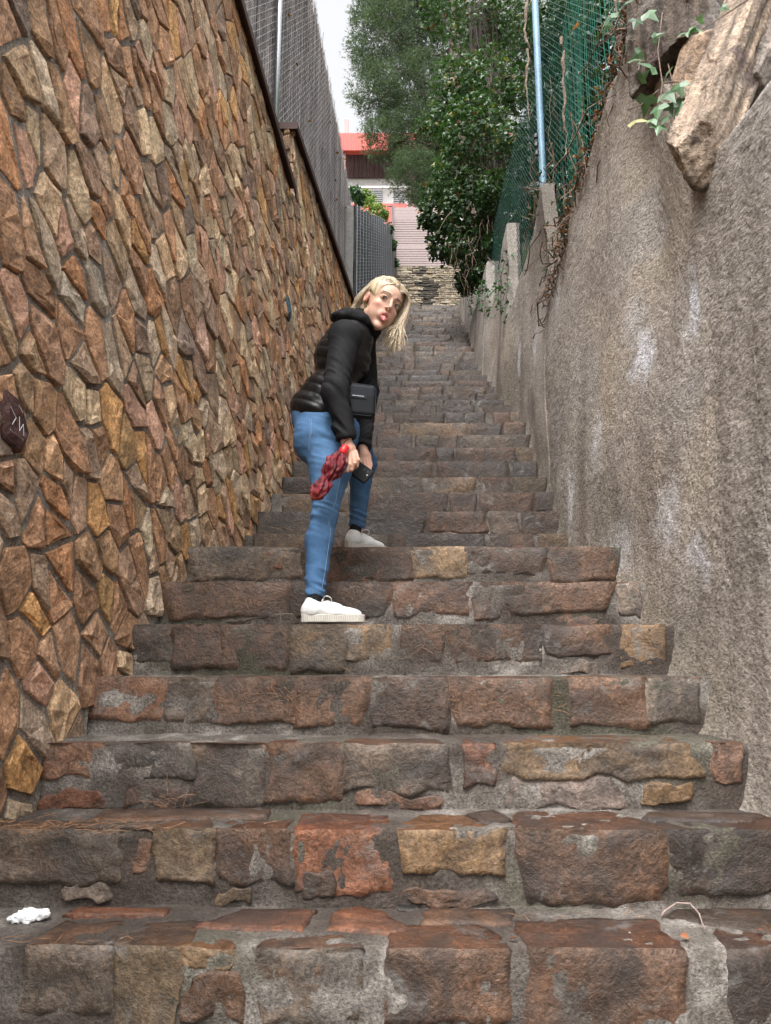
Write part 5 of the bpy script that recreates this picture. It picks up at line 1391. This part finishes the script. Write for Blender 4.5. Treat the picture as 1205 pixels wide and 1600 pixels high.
# ---- hair: a close cap plus many locks
rg = np.random.default_rng(5)
F = Field.box(HC - .19, HC + .19, .004)
F.ell(H(0, -.020, .044), np.array((.081, .098, .088)) * HS, HR, .01)
F.ell(H(0, -.06, -.02), np.array((.066, .055, .075)) * HS, HR, .03)
F.ell(H(0, .088, -.005), np.array((.066, .075, .088)) * HS, HR, .012, 's')
F.ell(H(.085, .005, -.012), np.array((.035, .034, .042)) * HS, HR, .010, 's')
V, Q = F.surface(); Lh = (V - HC) @ HR / HS; Nn = vnormals(V, Q)
V = V + Nn * (.0035 * vnoise(np.stack([Lh[:, 0] * 1.0, Lh[:, 1], Lh[:, 2] * .2], -1), 120, 3))[:, None]
pt = np.exp(-((Lh[:, 0] + .018) / .012) ** 2) * (Lh[:, 2] > .06)
cc = np.array((.44, .345, .23)) * (1 + .5 * vnoise(np.stack([Lh[:, 0], Lh[:, 1], Lh[:, 2] * .15], -1), 150, 9))[:, None]; cc = cc + (np.array((.17, .115, .07)) - cc) * (.75 * pt)[:, None]
hair = MB(); hair.add(V, quads=Q, col=np.clip(cc, .03, 1))
def bez(P, n=12):
    t = np.linspace(0, 1, n)[:, None]; P = [np.asarray(p, float) for p in P]
    while len(P) > 1: P = [P[i] * (1 - t) + P[i + 1] * t for i in range(len(P) - 1)]
    return P[0]
def lock(P, w, col0, col1):
    n = len(P); t = np.linspace(0, 1, n); cs = np.repeat((np.array(col0) * (1 - t[:, None]) + np.array(col1) * t[:, None]), 5, 0); cs = np.vstack([cs, cs[:1], cs[-1:]])
    tube(hair, P, w * (np.clip(np.sin((t * .93 + .05) * math.pi), .15, 1) ** .6), 5, col=cs)
def hcol(): 
    b = rg.uniform(.75, 1.25); return np.array((.66, .55, .40)) * b * np.array((1, rg.uniform(.94, 1.02), rg.uniform(.86, 1.06)))
G = UP * -1
for k in range(520):                                          # far side: over her left temple, hanging free
    y0 = rg.uniform(-.075, .072); r0 = H(-.018 + rg.normal(0, .004), y0, .128 - 2.6 * max(0, y0) ** 2 * 3 - (y0 + .02) ** 2 * 3.0)
    yt = y0 * .55 + .030 + rg.normal(0, .006)
    c1 = H(-.070, yt * .9 + .01, .115 + rg.normal(0, .006)); c2 = H(-.096 + rg.normal(0, .004), yt, .03)
    m = H(-.086 + rg.normal(0, .006), yt + .008, -.035)
    e = m + G * rg.uniform(.055, .145) + np.array((-.040, -.01, 0)) * rg.uniform(-.1, 1.4) + rg.normal(0, .012, 3)
    P = np.vstack([bez([r0, c1, c2, m], 9), bez([m, m + (m - c2) * .35 + G * .03, e + UP * .05 + np.array((.008, 0, 0)), e], 9)[1:]])
    c = hcol(); lock(P, rg.uniform(.0011, .0024), c * .55 if rg.random() < .5 else c * .8, c)
for k in range(560):                                          # near side: combed back over the ear into the collar
    y0 = rg.uniform(-.085, .070); r0 = H(-.014 + rg.normal(0, .004), y0, .130 - 2.6 * max(0, y0) ** 2 * 3 - (y0 + .02) ** 2 * 3.0)
    f = (y0 + .085) / .155
    c1 = H(.055, y0 * .9 + .005, .128 + rg.normal(0, .005)); c2 = H(.090 + rg.normal(0, .003), y0 * .35 - .015 - .02 * f, .052 - .012 * (1 - f))
    m = H(.080 + rg.normal(0, .004), -.050 - .035 * (1 - f) + rg.normal(0, .006), -.012 + rg.normal(0, .008))
    e = H(.060 + rg.normal(0, .010), -.092 + rg.normal(0, .012), -.072 + rg.normal(0, .012))
    P = np.vstack([bez([r0, c1, c2, m], 10), bez([m, m + (e - m) * .5 + np.array((0, 0, .004)), e], 5)[1:]])
    c = hcol(); lock(P, rg.uniform(.0010, .0021), c * .5 if rg.random() < .5 else c * .75, c * rg.uniform(.8, 1))
for k in range(60):                                           # strands behind the jaw on the near side
    m = H(.045 + rg.normal(0, .01), -.03 + rg.normal(0, .012), -.03); e = m + G * rg.uniform(.05, .10) + np.array((.04, .02, 0)) * rg.uniform(.6, 1.3) + rg.normal(0, .008, 3)
    c = hcol() * .7; lock(bez([m, m + G * .05, e + UP * .05, e], 8), rg.uniform(.002, .0035), c, c)
hair.build('hair', M_HAIR, person, smooth=True)

# ---- jeans
rp = lambda a, b, t: J[a] + (J[b] - J[a]) * t
jf = Field.box((-.55, 3.0, ZR + .05), (.12, 3.95, J['waist'][2] + .03), .006)
jf.cone(J['r_hip'] + (0, .01, .02), rp('r_hip', 'r_knee', .42) + (.026, 0, 0), .099, .093, .03); jf.cone(rp('r_hip', 'r_knee', .42) + (.026, 0, 0), J['r_knee'] + (.002, 0, .01), .090, .055, .03)
jf.cone(J['r_knee'], rp('r_knee', 'r_ank', .32) - (.012, 0, 0), .054, .058, .02); jf.cone(rp('r_knee', 'r_ank', .32) - (.012, 0, 0), rp('r_knee', 'r_ank', 1.12), .058, .041, .02)
jf.cone(J['l_hip'], rp('l_hip', 'l_knee', .5), .098, .088, .03); jf.cone(rp('l_hip', 'l_knee', .5), J['l_knee'], .084, .058, .03)
jf.cone(J['l_knee'], rp('l_knee', 'l_ank', .3) - (.012, 0, 0), .056, .055, .02); jf.cone(rp('l_knee', 'l_ank', .3) - (.012, 0, 0), rp('l_knee', 'l_ank', 1.1), .055, .040, .02)
jf.ell(at(492, 684, 3.27), (.098, .10, .125), frame((.15, 0, 1), FW), .03); jf.ell(at(505, 684, 3.42), (.10, .10, .125), frame((.15, 0, 1), FW), .03)
jf.cone(J['hem'], (J['r_hip'] + J['l_hip']) / 2, .125, .125, .04)
rd = unit(J['r_ank'] - J['r_knee']); ld = unit(J['l_ank'] - J['l_knee'])
rh_, lh_ = J['r_knee'] + rd * np.linalg.norm(J['r_ank'] - J['r_knee']) * 1.09, J['l_knee'] + ld * np.linalg.norm(J['l_ank'] - J['l_knee']) * 1.05
jf.halfspace(rh_, rd, .004, (-.5, 3.0, ZR), (-.1, 3.40, rh_[2] + .09)); jf.halfspace(lh_, ld, .004, (-.4, 3.66, ZR), (.1, 3.94, lh_[2] + .09))
V, Q = jf.surface(); Nn = vnormals(V, Q)
def near(P, s): return np.exp(-((V - P) ** 2).sum(1) / s ** 2)
w = near(J['r_knee'], .09) + near(J['l_knee'], .09) + near(J['r_hip'] + (.03, -.04, -.02), .12) + .9 * near(J['r_ank'] + (0, 0, .03), .08) + .9 * near(J['l_ank'] + (0, 0, .03), .08) + .09
tw = V.copy(); tw[:, 2] += .35 * tw[:, 0]
fold = .9 * (1 - 3.0 * np.abs(vnoise(tw * (1, 1, 4.5), 8, 3))).clip(-1, 1) + .6 * vnoise(tw * (1, 1, 4), 19, 4)
V2 = V + Nn * (.0055 * fold * np.clip(w, 0, 1.2) + .002 * vnoise(V, 30, 6))[:, None]
for c0, d0, s0 in ((rh_, rd, .012), (lh_, ld, .012)):          # turned hem
    a = ((V - c0) @ d0); m = (a > -.022) & (a < .01) & (((V - c0) ** 2).sum(1) < .01); V2[m] += Nn[m] * .0022
fade = np.clip(.5 + .5 * vnoise(V * (1, 1, .5), 8, 8) + .35 * near(J['r_knee'] + (.03, -.03, .06), .12) + .3 * near(J['r_hip'] + (0, -.08, -.08), .14), 0, 1)[:, None]
dc = np.array((.036, .090, .195)) * (1 - fade) + np.array((.088, .182, .330)) * fade
dc = dc * (1 + .25 * np.clip(fold, -1, 1) * np.clip(w, 0, 1))[:, None]
far_leg = np.clip((V[:, 1] - 3.5) / .1, 0, 1)[:, None]
mb = MB(); mb.add(V2, quads=Q, col=dc); jeans = mb.build('jeans', M_DENIM, person, smooth=True)
def on_surface(Vs, Ns, p, d):                                  # point of a mesh farthest along d near axis point p
    rel = Vs - p; t = rel @ d; off = np.linalg.norm(rel - t[:, None] * d, axis=1); k = np.where((off < .012) & (t > 0))[0]
    return None if not len(k) else Vs[k[np.argmin(t[k])]]
def stitch(pts, name, parent, Vs, Ns, d, lift=.0015, rad=.0013, col=(.22, .29, .39)):
    P = [q + d * lift for q in (on_surface(Vs, Ns, p, d) for p in pts) if q is not None]
    if len(P) > 4:
        P = np.array(P); K = np.pad(P, ((3, 3), (0, 0)), 'edge'); P = sum(K[q:q + len(P)] for q in range(7)) / 7 + d * .002
        mb = MB(); tube(mb, P, rad, 5, col=col); mb.build(name, M_DENIM, parent)
cd = unit(np.array((.35, -1, 0)))
stitch([rp('r_knee', 'r_ank', t) for t in np.linspace(.05, 1.05, 40)], 'seam', jeans, V2, Nn, unit(np.array((.62, -1, 0))))
stitch([rp('r_hip', 'r_knee', t) + (.03 * math.sin(t * 3.1), 0, 0) for t in np.linspace(.25, .95, 40)], 'seam', jeans, V2, Nn, unit(np.array((.55, -1, 0))))
for q in (0, .006): stitch([J['r_hip'] + np.array((-.035 - .02 * abs(t - .5) + q, 0, .05 - .15 * t)) for t in np.linspace(0, 1, 22)], 'pocket_stitching', jeans, V2, Nn, unit(np.array((-.12, -1, 0))), rad=.0008)
for c0, d0 in ((rh_, rd), (lh_, ld)):
    a = np.linspace(0, 6.283, 40); R = frame(d0, (1, 0, 0)); P = []
    for t in a:
        q = on_surface(V2, Nn, c0 - d0 * .016, R @ np.array((math.cos(t), math.sin(t), 0)))
        if q is not None: P.append(q + R @ np.array((math.cos(t), math.sin(t), 0)) * .001)
    if len(P) > 3: mb = MB(); tube(mb, P, .0009, 4, col=(.16, .22, .32)); mb.build('hem_stitching', M_DENIM, jeans)

# ---- jacket: quilted trunk, smooth sleeves, hood roll and collar
BK = np.array((.010, .010, .011)); BK2 = np.array((.0065, .0065, .0075))
kf = Field.box((-.52, 3.02, J['hem'][2] - .12), (.12, 3.72, HC[2] + .06), .006)
spine = unit(J['chest'] - J['hem']); TF = lambda d: frame(d, FW)
kf.ell(J['hem'] + (-.010, 0, .02), (.124, .160, .085), TF(unit(J['waist'] - J['hem'])), .04)
kf.cone(J['hem'] + spine * .03, J['waist'], .118, .112, .05)
kf.ell(J['waist'] - (.014, 0, 0), (.122, .150, .11), TF(spine), .05); kf.ell(J['chest'] - (.010, 0, 0), (.130, .158, .12), TF(spine), .05); kf.ell(J['ches2'], (.098, .15, .085), TF(spine), .05)
kf.cone(J['r_sh'], J['l_sh'], .062, .062, .04); kf.cone(J['ches2'], J['neck'] - (0, 0, .01), .09, .066, .04)
hd = unit(J['hem'] - J['waist']) * .55 + np.array((0, 0, -.45)); hd = unit(hd + np.array((-.0, 0, 0)))
kf.halfspace(at(497, 664, 3.34), unit(np.array((.06, 0, -1))), .012)
V, Q = kf.surface(); Nn = vnormals(V, Q); rel = V - J['hem']; s = rel @ spine; fwd = rel @ FW
q = np.abs(np.sin(math.pi * (s + .02 * np.sin(fwd * 18) + .10 * fwd) / .048)) ** .55
back = np.clip((.055 - (fwd - s * .12)) / .05, 0, 1) + np.clip((fwd - s * .12 - .08) / .04, 0, 1)
hemb = np.exp(-((s + .012) / .016) ** 2)
V2 = V + Nn * (.0065 * (q - .6) * np.clip(back, 0, 1) * (1 - hemb) + .0035 * vnoise(V * (1, 1, 2.2), 16, 4) + .002 * vnoise(V, 45, 5) * back)[:, None]
mb = MB(); mb.add(V2, quads=Q, col=BK2 * (1 + .25 * vnoise(V, 20, 7))[:, None]); jacket = mb.build('jacket', M_NYLON, person, smooth=True)
def sleeve(sh, el, wr, r0, r1, r2, name_seed, ext):
    lo = np.minimum(np.minimum(sh, el), wr) - .13; hi = np.maximum(np.maximum(sh, el), wr) + .13
    f = Field.box(lo, hi, .005); f.cone(sh, el, r0, r1, .03); f.cone(el, wr + unit(wr - el) * .02, r1, r2, .03); f.ell(sh + (0, 0, .004), (r0 * 1.14,) * 3, k=.02)
    d = unit(wr - el); c = wr + d * ext; f.halfspace(c, d, .006, np.minimum(c, c) - .075, hi)
    V, Q = f.surface(); Nn = vnormals(V, Q)
    ax = unit(wr - sh); t = (V - sh) @ ax / np.linalg.norm(wr - sh)
    amt = .10 + .8 * np.exp(-((t - .50) / .15) ** 2) + .55 * np.exp(-((t - .74) / .12) ** 2) + .9 * np.exp(-((t - .94) / .12) ** 2)
    tw = V.copy(); tw[:, 2] += 1.1 * (V[:, 0] - sh[0]) * (1 if name_seed % 2 else -1)
    tw[:, 2] += .5 * (V[:, 1] - sh[1])
    fo = 1.3 * (1 - 3.2 * np.abs(vnoise(tw * (1, 1, 3.4), 9, name_seed))).clip(-1, 1) * .7 + .45 * vnoise(tw * (1, 1, 2.4), 26, name_seed + 1)
    cuff = np.exp(-(((V - c) @ d + .012) / .012) ** 2)
    V = V + Nn * (.0068 * fo * np.clip(amt, 0, 1.1) * (1 - .7 * cuff) + .003 * cuff)[:, None]
    mb = MB(); mb.add(V, quads=Q, col=np.array((.0120, .0118, .0132)) * (1 + .2 * np.clip(fo, -1, 1))[:, None]); return mb.build('sleeve', M_SOFT, jacket, smooth=True)
sleeve(J['r_sh'] + (.0, .012, -.008), J['r_elb'], J['r_wr'], .070, .056, .043, 3, .004)
sleeve(J['l_sh'], J['l_elb'], J['l_wr'], .066, .052, .037, 6, .006)
f = Field.box(J['neck'] - .19, J['neck'] + .17, .005)
nc = J['neck'] + np.array((.008, 0, .006)); nup = unit(np.array((.42, -.12, 1))); R = frame(nup, FW); ring = []
for k in range(17):
    a = 2 * math.pi * k / 16; fr = .5 + .5 * math.cos(a)       # 1 at the front
    ring.append(nc + R @ np.array((math.cos(a) * (.074 + .012 * (1 - fr)), math.sin(a) * .082, -.012 + .026 * fr * 0 - .020 * fr)))
for k in range(16):
    fr = .5 + .5 * math.cos(2 * math.pi * (k + .5) / 16); f.cone(ring[k], ring[k + 1], .027 - .007 * (1 - fr), .027 - .007 * (1 - fr), .012)
# hood lying on the back
f.ell(nc + R @ np.array((-.095, -.0, -.050)), (.050, .085, .030), R, .03); f.cone(nc + R @ np.array((-.085, -.075, -.035)), nc + R @ np.array((.02, -.096, -.020)), .024, .019, .02); f.cone(nc + R @ np.array((-.085, .075, -.035)), nc + R @ np.array((.02, .096, -.020)), .024, .019, .02)
# puffed collar front
f.cone(nc + R @ np.array((.082, -.02, -.005)), nc + R @ np.array((.070, -.015, -.10)), .030, .034, .02); f.cone(nc + R @ np.array((.082, .03, -.005)), nc + R @ np.array((.070, .03, -.10)), .030, .034, .02)
V, Q = f.surface(); Nn = vnormals(V, Q); V = V + Nn * (.004 * fbm(V * (1, 1, 1.5), 22, 2, 4))[:, None]
mb = MB(); mb.add(V, quads=Q, col=BK * .9); mb.build('hood', M_SOFT, jacket, smooth=True)

# ---- shoes and socks
def shoe(ank, heel, d, z0, flat=1.0):
    d = unit(np.array((d[0], d[1], 0))); R = np.stack([d, np.cross(UP, d), UP], -1); o = np.array((heel[0], heel[1], z0)); W = lambda x, y, z: o + R @ np.array((x, y, z))
    lo = o - .14; hi = o + np.array((.36, .36, .17)); lo = np.minimum(W(-.03, -.07, -.01), W(.30, .07, -.01)) - .05; hi = np.maximum(W(-.03, -.07, .14), W(.30, .07, .14)) + .05
    f = Field.box(lo, hi, .0032)
    def outline(X, Y, Z):
        p = (X - o[0], Y - o[1], Z - o[2]); x = R[0, 0] * p[0] + R[1, 0] * p[1]; y = R[0, 1] * p[0] + R[1, 1] * p[1]; z = p[2]
        t = np.clip((x - .036) / .195, 0, 1); rad = .0355 + .0125 * np.sin(t * 2.4) - .004 * t; cx = .036 + .195 * t
        dd = np.sqrt((x - cx) ** 2 + (y - .006 * np.sin(t * 3)) ** 2) - rad
        rib = .0011 * np.sin(x * 2 * math.pi / .0092 + 40 * np.abs(y) * (x > .22)) * (z > .005) * (z < .030)
        top = .034 + .006 * np.clip(1 - x / .05, 0, 1)
        return np.maximum(dd + rib + .0006, np.maximum(-z + .001, z - top)) 
    f.put(outline, lo, hi, .002)
    V, Q = f.surface(); mb = MB(); mb.add(V, quads=Q, col=(.52, .49, .44)); sm = mb
    u = Field.box(lo, hi, .0036)
    u.ell(W(.045, 0, .050), (.043, .037, .040), R, .02); u.cone(W(.046, 0, .055), W(.052, 0, .083), .037, .033, .02)
    u.cone(W(.06, 0, .062), W(.145, 0, .046), .036, .032, .02); u.ell(W(.155, .002, .040), (.06, .042, .030), R, .02); u.ell(W(.205, .003, .036), (.052, .041, .025), R, .02)
    u.ell(W(.068, 0, .096), (.033, .027, .032), R, .008, 's'); u.halfspace(W(0, 0, .030), (0, 0, -1), .002)
    u.cone(W(.082, 0, .084), W(.150, 0, .066), .017, .015, .012)                                    # tongue under the laces
    u.ell(W(.074, 0, .108), (.036, .026, .034), R, .006, 's')
    V, Q = u.surface(); loc = (V - o) @ R; V = V + vnormals(V, Q) * (.0008 * vnoise(V, 60, 3) - .0012 * np.exp(-((loc[:, 0] - .178 + .25 * np.abs(loc[:, 1])) / .0022) ** 2) - .0012 * np.exp(-((loc[:, 0] - .075 - .55 * (loc[:, 2] - .04)) / .002) ** 2) * (loc[:, 2] < .07) - .001 * np.exp(-((loc[:, 2] - .055) / .002) ** 2) * (loc[:, 0] < .04))[:, None]
    root = MB(); root.add(V, quads=Q, col=(.70, .70, .69)); so = root.build('shoe', M_LEATHER, person, smooth=True)
    sm.build('sole', M_RUBBER, so, smooth=False)
    for k in range(5):
        x = .092 + .013 * k; z = .098 - .0068 * k * 1.0; mb = MB(); tube(mb, [W(x - .004, -.026, z - .016), W(x, -.012, z - .001), W(x + .003, .012, z - .001), W(x - .002, .026, z - .016)], .0024, 6, col=(.66, .66, .65)); mb.build('lace', M_LEATHER, so, smooth=True)
    mb = MB(); tube(mb, bez([W(.094, -.004, .098), W(.10, -.045, .125), W(.145, -.045, .098), W(.125, -.012, .086)], 10), .0021, 6, col=(.66, .66, .65)); mb.build('lace', M_LEATHER, so, smooth=True)
    sk = MB(); tube(sk, [W(.058, 0, .05), W(.056, 0, .09), ank * .5 + W(.055, 0, .12) * .5, ank + (0, 0, .03)], [.034, .032, .031, .029], 16, col=(.012, .012, .013)); sk.build('sock', M_SOFT, person, smooth=True)
shoe(J['r_ank'], at(469.5, 975, 3.105), (1, .03), ZR)
hl = at(541, 850, 3.735); shoe(J['l_ank'], hl, (.74, .67), ZL)

# ---- bag, umbrella, phone
M_BAG = tint_material('bag_fabric', rough=.6, fine_scale=500, fine_amt=.3, bump_d=.001, bump_s=.3, mott_amt=.2, spec=.25)
bc = at(560, 627, 3.165); bR = frame((.03, 0, 1), (1, .25, 0)); bag = tag(empty('shoulder_bag', bc - (0, 0, .075)), 'small boxy black shoulder bag hanging at the front of the jacket', 'bag')
f = Field.box(bc - .13, bc + .13, .004); f.rbox(bc, (.078, .032, .076), bR, .02); V, Q = f.surface(); lz = (V - bc) @ bR
mb = MB(); up_ = (lz[:, 2] > .020)[:, None]; mb.add(V, quads=Q, col=np.where(up_, (.010, .013, .017), (.005, .006, .008))); bo = mb.build('bag_body', M_BAG, bag, smooth=True)
mb = MB(); box(mb, bc + bR @ np.array((-.012, -.0335, .012)), (.085, .004, .018), col=(.012, .014, .018), rot=bR); lab = mb.build('name_strip', M_BAG, bag)
mb = MB()
for k, x in enumerate(np.linspace(-.032, .016, 9)): box(mb, bc + bR @ np.array((x, -.0362, .013)), (.0036 if k % 3 else .0045, .0012, .0042), col=(.42, .43, .45), rot=bR)
mb.build('lettering', M_BAG, lab)['kind'] = 'stuff'
a = np.linspace(0, 1, 24); mb = MB()
hw, hh = .074, .072; rim = [bc + bR @ np.array((x, -.020, z)) for x, z in ((-hw, -hh + .02), (-hw, hh - .02), (-hw + .02, hh), (hw - .02, hh), (hw, hh - .02), (hw, -hh + .02), (hw - .02, -hh), (-hw + .02, -hh), (-hw, -hh + .02))]
tube(mb, [p + bR @ np.array((0, -.0065, 0)) for p in rim], .0018, 5, col=(.030, .033, .038)); mb.build('piping', M_BAG, bag, smooth=True)
mb = MB(); tube(mb, bez([bc + (-.06, .03, .07), bc + (-.06, .02, .16), J['chest'] + FW * .10 + (0, -.06, .0), J['ches2'] + FW * .09 + LT * .02, J['l_sh'] + (0, 0, .05)], 16), .006, 6, col=(.012, .012, .014)); mb.build('strap', M_BAG, bag, smooth=True)

M_UMB = tint_material('umbrella_cloth', rough=.5, fine_scale=140, fine_amt=.45, bump_d=.004, bump_s=.6, mott_amt=.4, spec=.3)
u0, u1 = at(540, 699, 3.062), at(490, 780, 3.00); ua = unit(u1 - u0); UL = np.linalg.norm(u1 - u0); UR = frame(ua, (1, 0, .4))
umb = tag(empty('umbrella', u0), 'crumpled dark red folded umbrella with a bright red handle', 'umbrella')
mb = MB(); tube(mb, [u0 - ua * .008, u0 - ua * .004, u0 + ua * .030, u0 + ua * .036], [.012, .0175, .0185, .015], 16, col=(.75, .022, .022)); mb.build('handle', plain('red_plastic', (.72, .02, .02), .35, 0, 20, .1, bump_s=0), umb, smooth=True)
nt_, na = 44, 84; V = []
prof = lambda t: np.interp(t, [0, .06, .2, .38, .52, .58, .66, .8, .92, 1.0], [.016, .024, .037, .040, .026, .022, .031, .037, .030, .008])
for i in range(nt_):
    t = i / (nt_ - 1); c = u0 + ua * (.030 + (UL - .030) * t)
    for k in range(na):
        th = 2 * math.pi * k / na; rr = prof(t) * (1 + .17 * math.sin(8 * th + 2.2 * t * 6) + .10 * math.sin(5 * th - 9 * t + 1)); V.append(c + UR @ np.array((math.cos(th) * rr, math.sin(th) * rr * .8, 0)))
V = np.array(V); Q = []
for i in range(nt_ - 1):
    for k in range(na): k2 = (k + 1) % na; Q.append((i * na + k, i * na + k2, (i + 1) * na + k2, (i + 1) * na + k))
V = V + (V - np.repeat(u0 + ua * (.030 + (UL - .03) * np.linspace(0, 1, nt_))[:, None], na, 0)) * (.22 * fbm(V, 45, 2, 3))[:, None] + .004 * np.stack([vnoise(V, 60, q) for q in (1, 2, 3)], -1)
n1 = fbm(V, 70, 2, 8)[:, None]; uc = np.array((.125, .006, .012)) * (1 + .7 * n1) + np.array((.05, .014, .018)) * np.clip(n1 * 1.5 - .45, 0, 1)
tl = np.repeat(np.linspace(0, 1, nt_), na)[:, None]; uc = uc + (np.array((.30, .05, .03)) - uc) * np.clip((tl - .88) * 6, 0, .6)
mb = MB(); mb.add(V, quads=Q, col=np.clip(uc, .004, 1)); mb.build('canopy', M_UMB, umb, smooth=True)
mb = MB(); tube(mb, bez([u0 + (0, -.014, 0), at(534, 697, 3.06), at(538, 688, 3.055), at(545, 686, 3.062)], 10), .0022, 5, col=(.03, .012, .014)); mb.build('wrist_loop', M_BAG, umb, smooth=True)

pc = at(559, 734, 3.29); e1 = unit(np.array((-.66, .30, .55))); e2 = np.array((.70, 0, .70)); e2 = unit(e2 - e1 * e2.dot(e1)); e3 = np.cross(e1, e2); PR = np.stack([e2, e3, e1], -1)
ph = tag(empty('phone', pc), 'black mobile phone held in the lowered far hand', 'phone')
f = Field.box(pc - .11, pc + .11, .0035); f.rbox(pc, (.038, .0060, .076), PR, .0055); V, Q = f.surface(); mb = MB(); mb.add(V, quads=Q, col=(.005, .005, .0055)); mb.build('phone_case', M_BAG, ph, smooth=True)
sg = 1 if (e3 @ (np.array((0, 0, EYE)) - pc)) > 0 else -1
for x, z, r_, c in ((.018, -.052, .0075, (.012, .012, .014)), (.018, -.030, .0075, (.012, .012, .014)), (.004, -.060, .0032, (.75, .72, .65))):
    q = pc + PR @ np.array((x, sg * .006, z)); mb = MB(); tube(mb, [q, q + e3 * sg * .0016], r_, 14, col=c); mb.build('camera_lens' if r_ > .005 else 'flash', M_EYE, ph, smooth=False)
